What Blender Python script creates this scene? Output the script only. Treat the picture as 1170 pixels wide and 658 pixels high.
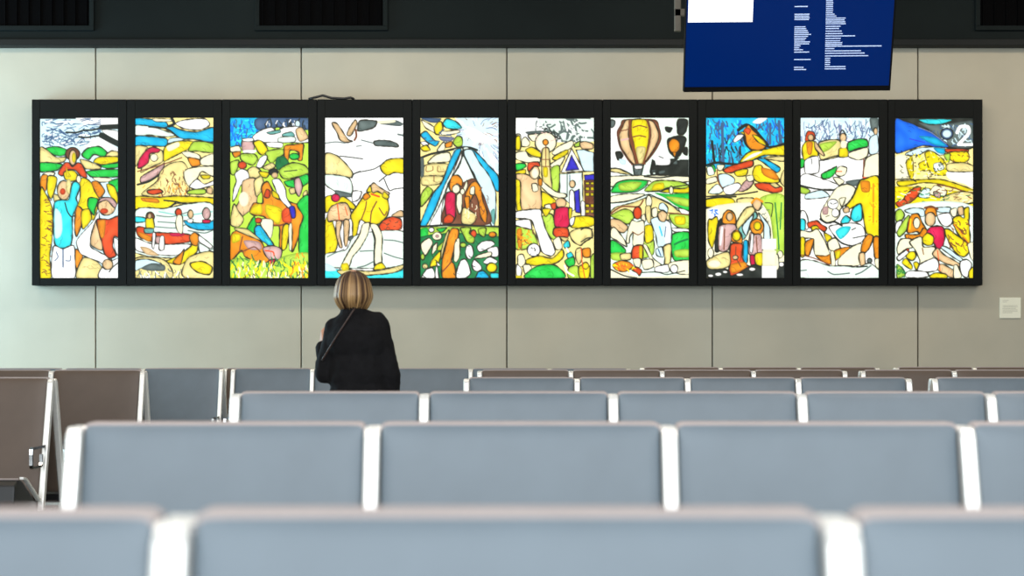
import bpy, bmesh, math, random
import numpy as np
from mathutils import Vector, Matrix
C = bpy.context.scene
COL = C.collection
for _o in list(bpy.data.objects): bpy.data.objects.remove(_o)
PI = math.pi
# ---------------- camera ----------------
F = 1690.0; CX = 585.0; CY = 394.0; CAMZ = 1.27
WALL_Y = 14.5
cam = bpy.data.cameras.new('camera'); cam.sensor_width = 36; cam.lens = F/1170*36
cam.shift_y = (CY-329)/1170
cam.dof.use_dof = True; cam.dof.focus_distance = 11.0; cam.dof.aperture_fstop = 3.3
cam.clip_start = .05; cam.clip_end = 100
camo = bpy.data.objects.new('camera', cam); COL.objects.link(camo)
camo.location = (0,0,CAMZ); camo.rotation_euler = (PI/2,0,0); C.camera = camo
# ---------------- world, lights, exposure ----------------
C.view_settings.view_transform = 'Standard'; C.view_settings.look = 'None'
C.view_settings.gamma = 1; C.view_settings.use_curve_mapping = False
C.view_settings.exposure = 0.0
w = bpy.data.worlds.new('world'); C.world = w; w.use_nodes = True
w.node_tree.nodes['Background'].inputs[0].default_value = (.75,.88,1,1)
w.node_tree.nodes['Background'].inputs[1].default_value = .6
def area(name, loc, rot, sx, sy, power, col):
    l = bpy.data.lights.new(name,'AREA'); l.shape='RECTANGLE'; l.size=sx; l.size_y=sy; l.energy=power; l.color=col
    o = bpy.data.objects.new(name,l); COL.objects.link(o); o.location=loc; o.rotation_euler=rot; return o
area('window_daylight', (0,-5.9,4.5), (PI/2,0,0), 15, 6.4, 1500, (.90,.96,1))          # glazed front behind the camera, shines +Y
area('side_daylight', (-8.85,12.6,2.2), (0,-PI/2,0), 3.4, 3.2, 680, (.54,.84,1))        # side window by the far wall
for i,x in enumerate((-6,-2,2,6)):
    area('overhead_fill', (x,12.2,4.95), (math.radians(25),0,0), 2.6, .35, 44, (1,.84,.64))  # unseen wash lights without fittings, added to brighten the far wall
for x in (-4.5,0,4.5):
    area('overhead_fill', (x,8.2,5.1), (0,0,0), 1.6, .5, 36, (1,.86,.72))  # unseen fill added over the middle rows, no fitting modelled
for x in (-3,3):
    area('overhead_fill', (x,2.2,5.1), (0,0,0), 2.2, 1.0, 120, (1,.90,.82))  # unseen fill added to whiten the seat-frame tops of the near rows
def P(px,py,d): return Vector(((px-CX)/F*d, d, CAMZ+(CY-py)/F*d))
# ---------------- helpers ----------------
def lin(c): return tuple((v/12.92 if v<=.04045 else ((v+.055)/1.055)**2.4) for v in (x/255 for x in c))
def mat(name, rgb, rough=.5, metal=0, noise=None, bump=None, emit=None, spec=.5):
    m = bpy.data.materials.new(name); m.use_nodes=True; nt=m.node_tree; b=nt.nodes['Principled BSDF']
    base = lin(rgb)+(1,)
    b.inputs['Base Color'].default_value=base; b.inputs['Roughness'].default_value=rough; b.inputs['Metallic'].default_value=metal
    b.inputs['Specular IOR Level'].default_value=spec
    tc = nt.nodes.new('ShaderNodeTexCoord')
    sc, amt, stretch = noise or (6,.04,(1,1,1))
    mp = nt.nodes.new('ShaderNodeMapping'); mp.inputs['Scale'].default_value=stretch; nt.links.new(tc.outputs['Object'],mp.inputs[0])
    n = nt.nodes.new('ShaderNodeTexNoise'); n.inputs['Scale'].default_value=sc; n.inputs['Detail'].default_value=5; nt.links.new(mp.outputs[0],n.inputs[0])
    r = nt.nodes.new('ShaderNodeMapRange'); r.inputs['From Min'].default_value=.3; r.inputs['From Max'].default_value=.7
    r.inputs['To Min'].default_value=1-amt; r.inputs['To Max'].default_value=1+amt; nt.links.new(n.outputs[0],r.inputs[0])
    mx = nt.nodes.new('ShaderNodeVectorMath'); mx.operation='SCALE'; mx.inputs[0].default_value=base[:3]
    nt.links.new(r.outputs[0],mx.inputs['Scale']); nt.links.new(mx.outputs[0],b.inputs['Base Color'])
    if bump:
        n2=nt.nodes.new('ShaderNodeTexNoise'); n2.inputs['Scale'].default_value=bump[0]; nt.links.new(tc.outputs['Object'],n2.inputs[0])
        bp=nt.nodes.new('ShaderNodeBump'); bp.inputs['Strength'].default_value=bump[1]; bp.inputs['Distance'].default_value=.002
        nt.links.new(n2.outputs[0],bp.inputs['Height']); nt.links.new(bp.outputs[0],b.inputs['Normal'])
    if emit: b.inputs['Emission Color'].default_value=lin(emit[0])+(1,); b.inputs['Emission Strength'].default_value=emit[1]
    return m
M = dict(
 leather=mat('grey_blue_leather',(103,115,124),.42,0,(9,.05,(1,1,1)),(260,.15)),
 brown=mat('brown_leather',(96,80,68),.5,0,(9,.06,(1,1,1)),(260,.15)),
 trim=mat('mauve_highlight',(166,154,150),.5),  # pale tone stands for light caught on the seat edges
 alu=mat('polished_aluminium',(250,248,242),.3,.35,(20,.02,(1,1,4))),
 chrome=mat('chrome',(225,225,225),.12,1),
 black=mat('black_plastic',(14,14,15),.35),
 frame=mat('black_metal_frame',(16,18,17),.6,0,(4,.08,(1,1,1)),spec=.12),
 bulk=mat('dark_grey_bulkhead',(21,27,27),.7,0,(1.5,.12,(1,1,1)),spec=.08),
 vent=mat('black_vent',(2,2,3),.8,spec=.05),
 lip=mat('dark_trim',(16,20,20),.6,spec=.2),
 floor=mat('pale_terrazzo',(150,156,158),.25,0,(60,.08,(1,1,1))),
 ceil=mat('ceiling_paint',(120,120,116),.8),
 side=mat('side_wall_paint',(140,142,136),.8),
 joint=mat('joint_shadow_gap',(110,104,90),.8),
 jacket=mat('black_wool',(17,16,18),.85,0,(30,.25,(1,1,1)),(200,.4),spec=.2),
 jeans=mat('blue_denim',(60,78,104),.8,0,(40,.15,(1,1,1))),
 skin=mat('skin',(214,160,132),.5), shoe=mat('black_shoe',(20,20,20),.4),
 strap=mat('brown_strap',(56,36,28),.5), eye=mat('eye_white',(235,235,230),.2),
 lips=mat('lip_colour',(170,90,85),.4),
 plaque=mat('cream_plaque',(238,236,215),.5), ink=mat('faint_print',(196,194,176),.6))
def mesh_obj(name, bm, m, parent=None, smooth=False, loc=None):
    me=bpy.data.meshes.new(name); bm.normal_update(); bm.to_mesh(me); bm.free()
    if m: me.materials.append(m)
    if smooth:
        for p in me.polygons: p.use_smooth=True
    o=bpy.data.objects.new(name,me); COL.objects.link(o)
    if parent: o.parent=parent
    if loc is not None: o.location=loc
    return o
def box(bm, x0,x1,y0,y1,z0,z1, bev=0, seg=2, mtx=None):
    t=bmesh.new(); bmesh.ops.create_cube(t,size=1)
    for v in t.verts: v.co=Vector(((x0+x1)/2+v.co.x*(x1-x0),(y0+y1)/2+v.co.y*(y1-y0),(z0+z1)/2+v.co.z*(z1-z0)))
    if bev: bmesh.ops.bevel(t,geom=t.edges[:],offset=bev,segments=seg,affect='EDGES',profile=.5)
    if mtx is not None: bmesh.ops.transform(t,matrix=mtx,verts=t.verts)
    add(bm,t)
def add(bm,t):
    me=bpy.data.meshes.new('tmp'); t.to_mesh(me); t.free(); bm.from_mesh(me); bpy.data.meshes.remove(me)
def prism(bm, pts, x0, x1, bev=0):      # pts: (y,z) outline extruded along x
    t=bmesh.new(); a=[t.verts.new((x0,y,z)) for y,z in pts]; b=[t.verts.new((x1,y,z)) for y,z in pts]; n=len(pts)
    t.faces.new(a); t.faces.new(b[::-1])
    for i in range(n): t.faces.new((a[i],b[i],b[(i+1)%n],a[(i+1)%n]))
    bmesh.ops.recalc_face_normals(t,faces=t.faces)
    if bev: bmesh.ops.bevel(t,geom=[e for e in t.edges],offset=bev,segments=2,affect='EDGES',profile=.5)
    add(bm,t)
def tube(bm, pts, r, n=10, r2=None):
    pts=[Vector(p) for p in pts]; rings=[]
    for i,p in enumerate(pts):
        d=(pts[min(i+1,len(pts)-1)]-pts[max(i-1,0)]).normalized(); u=d.orthogonal().normalized(); 
        if abs(d.z)<.95: u=d.cross(Vector((0,0,1))).normalized()
        v=d.cross(u); rr=r if r2 is None else r+(r2-r)*i/(len(pts)-1)
        rings.append([bm.verts.new(p+u*rr*math.cos(a)+v*rr*math.sin(a)) for a in (2*PI*k/n for k in range(n))])
    for a,b in zip(rings[:-1],rings[1:]):
        for k in range(n): bm.faces.new((a[k],a[(k+1)%n],b[(k+1)%n],b[k]))
    bm.faces.new(rings[0][::-1]); bm.faces.new(rings[-1])
def thing(name,label,cat,loc=(0,0,0),group=None):
    o=bpy.data.objects.new(name,None); COL.objects.link(o); o.location=loc; o.empty_display_size=.1
    o['label']=label; o['category']=cat
    if group: o['group']=group
    return o
def struct(name,bm,m):
    o=mesh_obj(name,bm,m); o['kind']='structure'; return o
# ---------------- the room ----------------
XL,XR,YB,ZC=-9.0,9.0,-6.0,8.0
b=bmesh.new(); box(b,XL-.2,XR+.2,YB-.2,WALL_Y+.3,-.1,0); struct('floor',b,M['floor'])
b=bmesh.new(); box(b,XL-.2,XR+.2,YB-.2,WALL_Y+.3,ZC,ZC+.1); struct('ceiling',b,M['ceil'])
b=bmesh.new(); box(b,XR,XR+.2,YB,WALL_Y+.3,0,ZC); struct('wall_right',b,M['side'])
b=bmesh.new()                                             # left wall with a window opening near the far end
box(b,XL-.2,XL,YB,10.9,0,ZC); box(b,XL-.2,XL,14.3,WALL_Y+.3,0,ZC); box(b,XL-.2,XL,10.9,14.3,0,.5); box(b,XL-.2,XL,10.9,14.3,3.9,ZC)
struct('wall_left',b,M['side'])
b=bmesh.new(); box(b,XL,XR,YB-.2,YB,0,1.2); box(b,XL,XR,YB-.2,YB,7.7,ZC)   # sill and lintel of the glazed front behind the camera
for x in (-7.7,7.7): box(b,x-.2 if x>0 else XL,XR if x>0 else x+.2,YB-.2,YB,1.2,7.7)
struct('wall_back',b,M['side'])
# far wall: concrete panels with open joints
mw=mat('concrete_panel',(182,176,159),.75,0,(1.3,.07,(1,1,1)),(30,.15))
nt=mw.node_tree; bs=nt.nodes['Principled BSDF']
src=bs.inputs['Base Color'].links[0].from_socket
n3=nt.nodes.new('ShaderNodeTexNoise'); n3.inputs['Scale'].default_value=.45; n3.inputs['Detail'].default_value=3
tc=[n for n in nt.nodes if n.type=='TEX_COORD'][0]; nt.links.new(tc.outputs['Object'],n3.inputs[0])
mixn=nt.nodes.new('ShaderNodeMix'); mixn.data_type='RGBA'; mixn.blend_type='MULTIPLY'; mixn.inputs[0].default_value=1
rp=nt.nodes.new('ShaderNodeValToRGB'); rp.color_ramp.elements[0].position=.35; rp.color_ramp.elements[1].position=.65
rp.color_ramp.elements[0].color=(.95,.98,1,1); rp.color_ramp.elements[1].color=(1,.98,.95,1)
nt.links.new(n3.outputs[0],rp.inputs[0]); nt.links.new(src,mixn.inputs[6]); nt.links.new(rp.outputs[0],mixn.inputs[7]); nt.links.new(mixn.outputs[2],bs.inputs['Base Color'])
BULK_Z=P(0,55,WALL_Y).z
b=bmesh.new()
px2x=lambda px:(px-CX)/F*WALL_Y
joints=[px2x(109.3+234.9*k) for k in range(-3,8)]
for xa,xb in zip(joints[:-1],joints[1:]):
    xa=max(xa+.0065,XL); xb=min(xb-.0065,XR)
    if xb>xa: box(b,xa,xb,WALL_Y,WALL_Y+.05,0,BULK_Z+.05,.003,1)
struct('wall_far',b,mw)
b=bmesh.new(); box(b,XL,XR,WALL_Y+.05,WALL_Y+.3,0,ZC); struct('wall_far_backing',b,M['joint'])
# bulkhead above the wall, with a lip along its foot
b=bmesh.new(); box(b,XL,XR,WALL_Y-.10,WALL_Y+.05,BULK_Z+.06,ZC); struct('trim_1',b,M['bulk'])
b=bmesh.new(); box(b,XL,XR,WALL_Y-.13,WALL_Y+.05,BULK_Z,BULK_Z+.065,.006); struct('trim_2',b,M['lip'])
# vents in the bulkhead
def vent(x0,x1,z0,label):
    t=thing('air_vent',label,'air vent',((x0+x1)/2,WALL_Y-.10,z0),'air vents in the dark bulkhead')
    h=.75; w=(x1-x0)/2
    b=bmesh.new(); box(b,-w,w,-.012,-.004,0,h); mesh_obj('backing',b,M['vent'],t)
    b=bmesh.new(); f=.045
    box(b,-w-f,w+f,-.035,-.002,-f,0,.004); box(b,-w-f,-w,-.035,-.002,0,h,.004); box(b,w,w+f,-.035,-.002,0,h,.004); box(b,-w-f,w+f,-.035,-.002,h,h+.04,.004)
    mesh_obj('rim',b,M['bulk'],t)
    b=bmesh.new(); n=int(2*w/.11)
    for k in range(n+1): x=-w+.03+k*(2*w-.06)/n; box(b,x-.006,x+.006,-.028,-.012,0,h)
    mesh_obj('slats',b,M['vent'],t)
vz=P(0,30,WALL_Y-.1).z
wx=lambda px:(px-CX)/F*(WALL_Y-.1)
vent(wx(-37),wx(103),vz,'black slatted air vent in the bulkhead at the left corner of the photo')
vent(wx(297),wx(438),vz,'black slatted air vent in the bulkhead above the third and fourth glass pictures')
vent(wx(1119),wx(1260),vz,'black slatted air vent in the bulkhead to the right of the screen')
# ---------------- drawings for the glass, painted onto the panes ----------------
PAL = dict(W=(255,255,252), K=(30,36,30), c=(252,234,150), C=(253,248,210), y=(255,232,5), g=(30,215,70), G=(20,120,60),
 o=(250,150,15), r=(238,78,25), R=(225,20,75), b=(10,190,240), B=(10,105,240), t=(214,243,248), T=(50,238,248), f=(248,208,150),
 n=(120,66,38), s=(92,108,104), l=(190,232,70), m=(222,178,172), v=(52,44,210), M=(120,130,165), d=(62,92,130), w=(232,250,236), q=(120,200,190))
ART = []
# 1 shepherdess, blue coat, man in orange scarf
ART.append("""t
p W 0 300,10 640,10 640,70 480,75 380,60
H d 60 7 110 4 30,30 480,235
H W 26 7 90 4 30,40 470,235
H d 30 6 90 5 40,40 470,230
L K 12 14,16 290,16
p W 0 380,235 430,185 500,165 560,210 630,260 630,340 380,300
p W 5 500,110 630,120 630,200 560,165
L K 40 640,82 560,86 500,88
L K 46 640,225 570,190 500,152
L K 14 500,90 430,110 360,112 300,130 220,128
L K 14 500,152 440,160 380,170 320,165
p g 8 50,262 130,240 215,262 225,300 170,318 110,305
p c 8 14,248 60,262 140,325 215,325 190,368 14,372
p g 9 14,372 120,372 190,385 150,430 80,440 14,442
p g 10 345,300 390,255 480,240 540,285 520,325 440,305 400,345 360,330
p c 8 540,300 580,275 630,285 630,325 540,328
p y 9 435,362 480,325 630,322 630,365 520,388 470,380
p c 8 330,345 400,358 490,400 480,422 370,418
p g 9 490,392 630,372 630,408 540,416
p g 10 380,442 450,428 630,424 630,482 440,486 400,470
p C 8 430,488 560,492 580,518 480,525
p g 8 560,520 640,500 640,600 600,620 560,560
p C 8 30,470 70,445 130,450 110,478
p o 7 20,480 72,472 60,590 18,600
p y 9 75,478 145,490 130,590 100,660 70,600
p y 9 14,600 60,620 110,740 110,960 90,1120 100,1288 14,1288
H n 40 6 40 1 20,650 100,1270
p c 8 120,620 180,640 240,660 200,700 130,690
p y 9 330,500 400,510 480,640 440,820 380,800 300,760 330,640
p o 8 420,530 470,520 525,590 500,640 470,640
p y 8 540,540 600,560 630,640 620,700 560,620
p g 9 400,650 470,660 450,740 440,790 390,720
p o 9 300,720 345,740 360,800 330,900 300,960 285,880
p y 8 340,760 400,740 420,820 350,900
p o 8 290,1060 350,1100 330,1200 285,1200
E n 8 270,300 58,52
p r 10 155,455 205,375 240,370 270,400 310,370 350,390 385,485 340,480 290,430 225,432 190,475
E f 9 272,330 30,62
E y 0 280,330 16,40
p y 8 200,450 240,430 290,440 320,500 250,520 210,500
p y 0 220,400 230,430 260,480 220,480
E f 9 200,590 52,78
E r 0 192,600 22,26
E c 0 240,560 24,60
E C 7 318,500 18,30
p T 10 265,540 300,520 330,560 300,650 310,700 270,800 270,900 262,1010 230,1050 180,1052 130,1020 118,900 120,740 130,680 180,665 240,660
p t 0 130,740 180,780 190,900 170,960 130,960
L K 9 210,690 230,760 260,800 290,790
p W 10 118,1040 190,1055 280,1030 290,1150 285,1288 110,1288
L d 10 195,1060 195,1200
L d 7 140,1080 155,1120 130,1150
L d 7 215,1150 250,1150 255,1110
p c 8 350,1130 440,1140 500,1200 500,1288 300,1288
p W 9 475,760 430,840 330,950 300,1010 340,1100 480,1160 540,1200 580,1140 480,1080 410,1030 430,900 480,840
p f 9 450,840 480,830 510,1060 420,1030 415,960
p r 10 460,830 560,820 640,800 640,960 600,960 590,1040 615,1110 560,1130 520,1090 500,1000
p o 0 470,840 530,830 520,960 490,960
E f 10 540,720 70,70
p m 9 470,690 500,650 580,650 620,700 600,730 540,670
E r 0 520,755 32,22
p W 8 500,1210 640,1130 640,1288 480,1288
E f 9 548,1180 42,42
L K 9 560,1240 590,1200 640,1160
p W 7 596,970 640,1000 640,1110 610,1080""")
# 2 hills, bay and boats
ART.append("""c
p b 9 14,14 240,40 260,90 120,80 14,70
p C 6 150,20 300,25 290,42 180,44
p W 10 330,60 400,30 560,20 600,70 520,110 400,100
p b 10 250,95 300,80 380,110 500,125 630,90 630,205 480,185 380,180 300,130
p w 9 14,75 130,80 230,110 330,150 250,165 120,150 14,155
p b 10 14,160 120,160 260,180 250,240 120,235 14,238
L K 22 300,15 320,60 280,80
L K 12 120,85 260,100 330,150
p t 6 280,180 340,170 400,185 330,205 270,215
p c 9 14,240 110,248 60,320 14,400
p y 9 250,240 340,200 470,200 470,240 400,280 300,330 240,360 230,310
p C 0 260,240 350,205 360,240 280,280
p l 9 480,200 630,220 630,290 500,280 430,280
p c 8 100,260 220,270 230,360 150,400 60,450 60,420
p R 9 100,270 150,245 210,265 190,290 130,300 115,370 60,410 30,410 45,340
E C 6 160,330 30,30
p m 9 60,480 200,400 240,370 240,400 210,450 140,500 60,530
L n 9 30,440 180,400 300,360 380,330
L K 16 30,545 120,520 210,460
p c 7 210,440 280,380 380,360 430,420 440,560 430,640 200,645 60,620 180,520
H n 50 6 40 2 180,420 430,630
H o 20 6 40 2 80,520 420,640
p C 8 380,290 440,280 520,310 520,350 440,340
p o 9 430,330 520,345 525,390 460,400
p C 9 530,340 630,300 630,390 540,390
p C 9 400,440 460,410 630,400 630,480 540,440 500,500 440,560 400,500
p y 7 530,470 600,470 600,495 550,500
p W 8 440,560 500,500 560,540 640,510 640,545 500,580
p l 8 440,590 560,580 560,620 430,620
p f 8 580,570 620,570 620,620 580,610
p r 9 110,590 200,580 230,605 160,625 115,615
p y 10 14,640 200,645 340,635 630,650 630,700 520,690 340,695 260,740 14,745
p o 0 60,650 180,655 200,690 80,680
L K 12 240,670 330,680 420,700 560,700
L K 14 14,745 120,735 260,735 330,690
p w 9 14,750 240,735 420,700 630,710 630,1100 14,1090
L q 9 200,760 400,790 620,760
L s 8 180,790 300,800 440,760
L s 8 190,840 330,850
L s 8 170,880 330,890 420,860
L s 9 430,910 560,930 630,905
L s 9 540,1090 590,1070 640,1050
p T 8 14,800 90,810 90,840 14,845
p b 9 400,830 500,850 600,840 640,830 640,900 500,905 420,870
p W 8 14,970 120,1010 240,1020 450,1020 440,1080 300,1110 100,1090 14,1060
p r 10 20,890 70,880 140,920 300,930 460,945 440,1000 300,1020 250,1020 180,1010 40,960
p o 0 40,920 140,960 120,1000 50,960
p R 0 290,930 400,930 380,955 300,955
E n 8 130,800 34,38
p y 8 95,820 150,810 165,880 150,900 100,900
E f 6 125,795 15,22
p q 8 85,895 155,895 150,930 90,930
E r 9 355,765 26,30
p C 8 345,790 385,800 385,930 350,920 330,860
E f 8 450,780 22,34
p W 6 425,820 470,820 460,850 430,845
E m 8 575,775 32,48
p R 7 545,825 605,825 600,850 550,850
p m 6 165,960 230,960 220,1010 180,1010
p W 8 150,930 175,940 160,1050 145,1040
p W 8 210,960 240,960 240,1060 200,1060
p f 0 50,1040 120,1050 200,1110 100,1100
p y 10 440,970 480,930 520,950 510,1000 500,1080 440,1130 370,1180 250,1160 330,1120 420,1060 460,1020
p o 9 440,960 480,925 520,960 500,1030 460,1020
p o 8 380,1080 400,1060 370,1180 310,1160
p W 8 520,950 620,1030 600,1050 520,1000
p w 8 520,1010 600,1060 560,1090 520,1080
p c 9 14,1130 200,1130 280,1180 300,1288 14,1288
p t 9 14,1150 120,1140 220,1180 60,1210 14,1230
p s 0 60,1210 140,1170 240,1185 240,1230 120,1230
H s 26 8 60 2 40,1200 400,1280
p c 9 440,1120 630,1080 630,1288 420,1288 380,1240
p y 10 450,1170 540,1155 620,1200 600,1260 520,1250 460,1210
H W 16 8 50 2 30,1230 430,1285""")
# 3 cattle, riders, meadow
ART.append("""l
p b 0 14,14 300,14 260,100 230,160 110,230 14,240
H B 40 9 60 3 20,20 230,230
H T 16 10 50 1 30,30 230,200
H d 26 7 50 3 20,20 300,230
p d 0 230,14 630,14 630,110 420,90 230,110
H K 26 9 60 3 260,20 620,100
H W 10 7 30 3 300,20 620,90
E t 6 545,60 20,26
p W 8 190,160 260,110 340,90 380,120 440,90 560,85 600,160 630,180 630,210 300,210 210,200
p q 6 300,130 400,110 410,130 340,145
p q 6 430,140 500,125 520,160 430,160
p w 5 400,170 520,165 520,205 400,210
p f 6 530,110 580,90 630,170 560,200
p m 9 110,190 190,185 200,270 110,275
p W 6 110,180 190,175 190,200 120,200
p W 0 120,270 220,270 200,295 120,292
p C 8 14,250 80,235 95,280 20,285
p o 8 30,290 90,280 90,310 50,330
p W 6 300,210 420,210 420,250 320,245
p y 10 195,210 240,190 280,215 310,270 270,310 235,290 215,250
p l 8 300,280 420,260 440,300 380,340 340,380 300,330
p o 10 440,240 520,225 590,220 590,280 580,350 550,350 555,290 490,270 480,300 470,355 445,355
E g 9 520,320 40,26
p G 0 380,330 440,320 480,380 400,430 370,400
p l 8 100,300 200,300 230,340 190,390 100,350
p l 9 14,370 80,350 70,420 40,470 14,450
p c 8 150,430 200,400 260,440 230,490 170,490
p W 9 220,400 250,330 300,310 300,350 260,410
p c 8 270,410 340,370 370,400 320,430
p l 10 400,430 500,370 600,390 640,450 560,480 440,500
L K 7 440,440 540,430
p g 9 440,520 520,500 620,460 640,520 560,570 470,560
p c 8 480,580 520,570 530,610 490,620
p m 9 520,510 560,490 585,560 560,640 530,600
p c 8 590,610 620,590 620,650 590,650
p y 8 240,440 320,450 300,490 260,480
E r 8 108,390 34,30
p W 9 50,460 100,420 150,440 160,500 110,540 90,560 60,640 30,680 40,580 60,520
p f 9 110,520 200,490 230,560 220,700 160,760 80,820 40,860 30,800 60,720 100,640
p c 7 200,520 260,480 280,560 220,640
E C 0 120,660 40,60
p c 9 14,860 40,700 80,760 120,820 80,880
p o 11 260,560 310,520 350,590 400,660 540,700 590,760 580,860 540,1000 500,1080 500,900 440,860 430,1040 400,1060 400,880 330,870 280,800 200,790 165,760 200,690 270,690
p y 0 300,700 420,740 400,860 330,820 290,760
p r 0 420,760 480,720 500,840 430,840
p y 0 170,770 200,710 260,700 260,780
p r 7 300,580 330,600 320,650 280,640
E K 8 355,445 40,28
E f 6 365,470 26,24
p W 9 345,510 400,500 450,580 460,650 500,720 470,730 400,650 370,580
p v 8 480,725 520,720 530,800 500,810
p y 8 345,590 390,620 400,660 350,640
L n 14 330,870 400,870 440,860
p y 8 430,880 480,870 460,1040 420,1060
p C 7 475,880 500,860 500,1050 480,1060
p C 6 250,820 350,830 340,960 300,980 260,880
p g 9 540,700 640,640 640,1100 560,1100 560,900 590,800
p g 9 150,880 200,800 220,860 200,940 150,900
E r 8 235,830 26,22
p b 9 205,890 250,870 330,980 360,1030 340,1060 290,1010 220,970
p T 0 250,900 290,960 340,1000 320,1030 270,960
p o 11 14,960 60,910 110,930 250,990 290,1060 330,1120 310,1160 240,1170 130,1120 100,1070 14,1150
p m 0 120,990 240,1000 260,1060 160,1060
p c 7 50,890 150,900 260,990 200,970 60,910
L n 9 110,960 90,1080 200,1040 250,1080
p y 0 30,940 90,940 90,990 30,1010
p m 10 270,1050 350,1030 420,1060 410,1130 350,1160 300,1120
p R 9 315,1150 370,1140 340,1200
L r 10 290,1070 350,1080 360,1110
p l 0 14,1150 120,1130 280,1170 340,1220 420,1120 640,1090 640,1288 14,1288
H y 70 11 60 7 20,1140 630,1275
H C 40 10 60 7 20,1150 620,1275
H G 46 8 50 7 20,1100 630,1275
H o 14 9 50 7 500,1080 630,1275
H K 22 6 40 7 20,1140 630,1275""")
# 4 snow and skater in yellow
ART.append("""W
p s 10 280,40 330,30 420,40 400,90 300,120 270,110
p s 0 450,60 560,30 630,60 600,80 500,70
p C 0 430,40 560,30 560,50 450,60
L s 14 590,145 640,155
L s 9 300,190 400,215 420,200
p s 8 400,200 480,190 570,210 590,245 480,240 410,235
p f 10 65,55 110,60 170,150 200,190 230,200 180,210 130,190 110,140
p f 10 250,30 265,60 220,150 185,150 200,100
L n 16 255,110 260,160 245,190
L s 9 14,215 100,205 170,215
L s 8 260,240 300,235
L K 8 130,318 200,325 310,340
p c 9 14,300 100,310 180,380 230,450 215,490 100,475 14,460
p y 9 450,400 510,345 640,340 640,450 560,450 510,470 470,450
L K 8 280,445 400,420 480,370
L K 11 225,490 240,460 290,440
L K 9 500,470 440,520
p w 9 14,465 200,490 230,600 180,640 60,580 14,540
p s 0 90,590 160,600 230,620 220,644 110,644
L K 8 480,500 520,590 560,580 640,570
p W 9 230,600 300,600 280,660 230,680
p y 9 14,650 60,630 110,660 160,640 240,700 260,740 220,740 130,700 40,760 14,760
p y 8 14,830 60,800 110,1000 90,1080 40,1120 14,1110
p l 0 30,780 80,760 80,840 30,830
E R 8 95,650 34,32
p f 10 60,720 130,690 190,700 225,800 180,830 90,830 40,840 30,790
L r 8 110,700 125,830
L n 9 90,832 200,828
L r 6 170,720 190,790
p f 9 100,840 145,840 130,940 150,1040 125,1040 100,940
p f 9 160,835 205,835 200,950 185,1030 165,1020
E s 9 235,975 40,24
p y 11 330,620 300,660 260,720 215,790 230,860 230,950 260,950 290,830 340,850 430,860 500,800 520,720 490,620 430,600 380,600
p o 8 310,640 340,610 370,640 330,670
L n 10 420,680 380,760 370,850
L n 9 340,680 330,740 300,820
L n 9 440,730 480,790 500,760
p f 9 370,560 400,530 450,570 520,610 500,640 430,600 390,610
p y 8 340,600 370,550 380,600
p y 7 465,640 480,600 520,640 500,660
L r 14 380,620 440,640
p r 11 440,870 470,830 540,800 610,820 620,880 560,930 480,940 430,900
H n 14 6 30 4 450,820 610,920
p f 8 540,790 600,750 630,760 630,800 560,800
p w 8 14,1100 100,1080 180,1060 270,940 640,920 640,1190 14,1200
L s 9 290,1075 390,1070
L s 9 480,985 560,990 640,1010
L s 9 480,1090 560,1120 640,1140
L s 10 270,1205 330,1190 390,1160
L s 8 30,1120 90,1090 160,1060
p C 10 310,860 365,850 350,940 290,1050 230,1120 200,1200 130,1230 150,1170 210,1060 280,950
p C 10 370,860 430,870 465,960 460,1100 460,1180 410,1190 400,1060 400,960
L K 10 385,900 410,980 400,1100 400,1190
p T 0 14,1200 130,1220 400,1250 640,1220 640,1288 14,1288
p t 0 14,1170 80,1200 100,1230 14,1230
p c 10 110,1230 200,1220 300,1230 420,1230 560,1200 640,1180 620,1220 540,1250 420,1262 300,1270 150,1265
p y 0 140,1180 190,1170 200,1220 150,1230
p y 9 410,1185 460,1165 490,1210 400,1225""")
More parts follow.
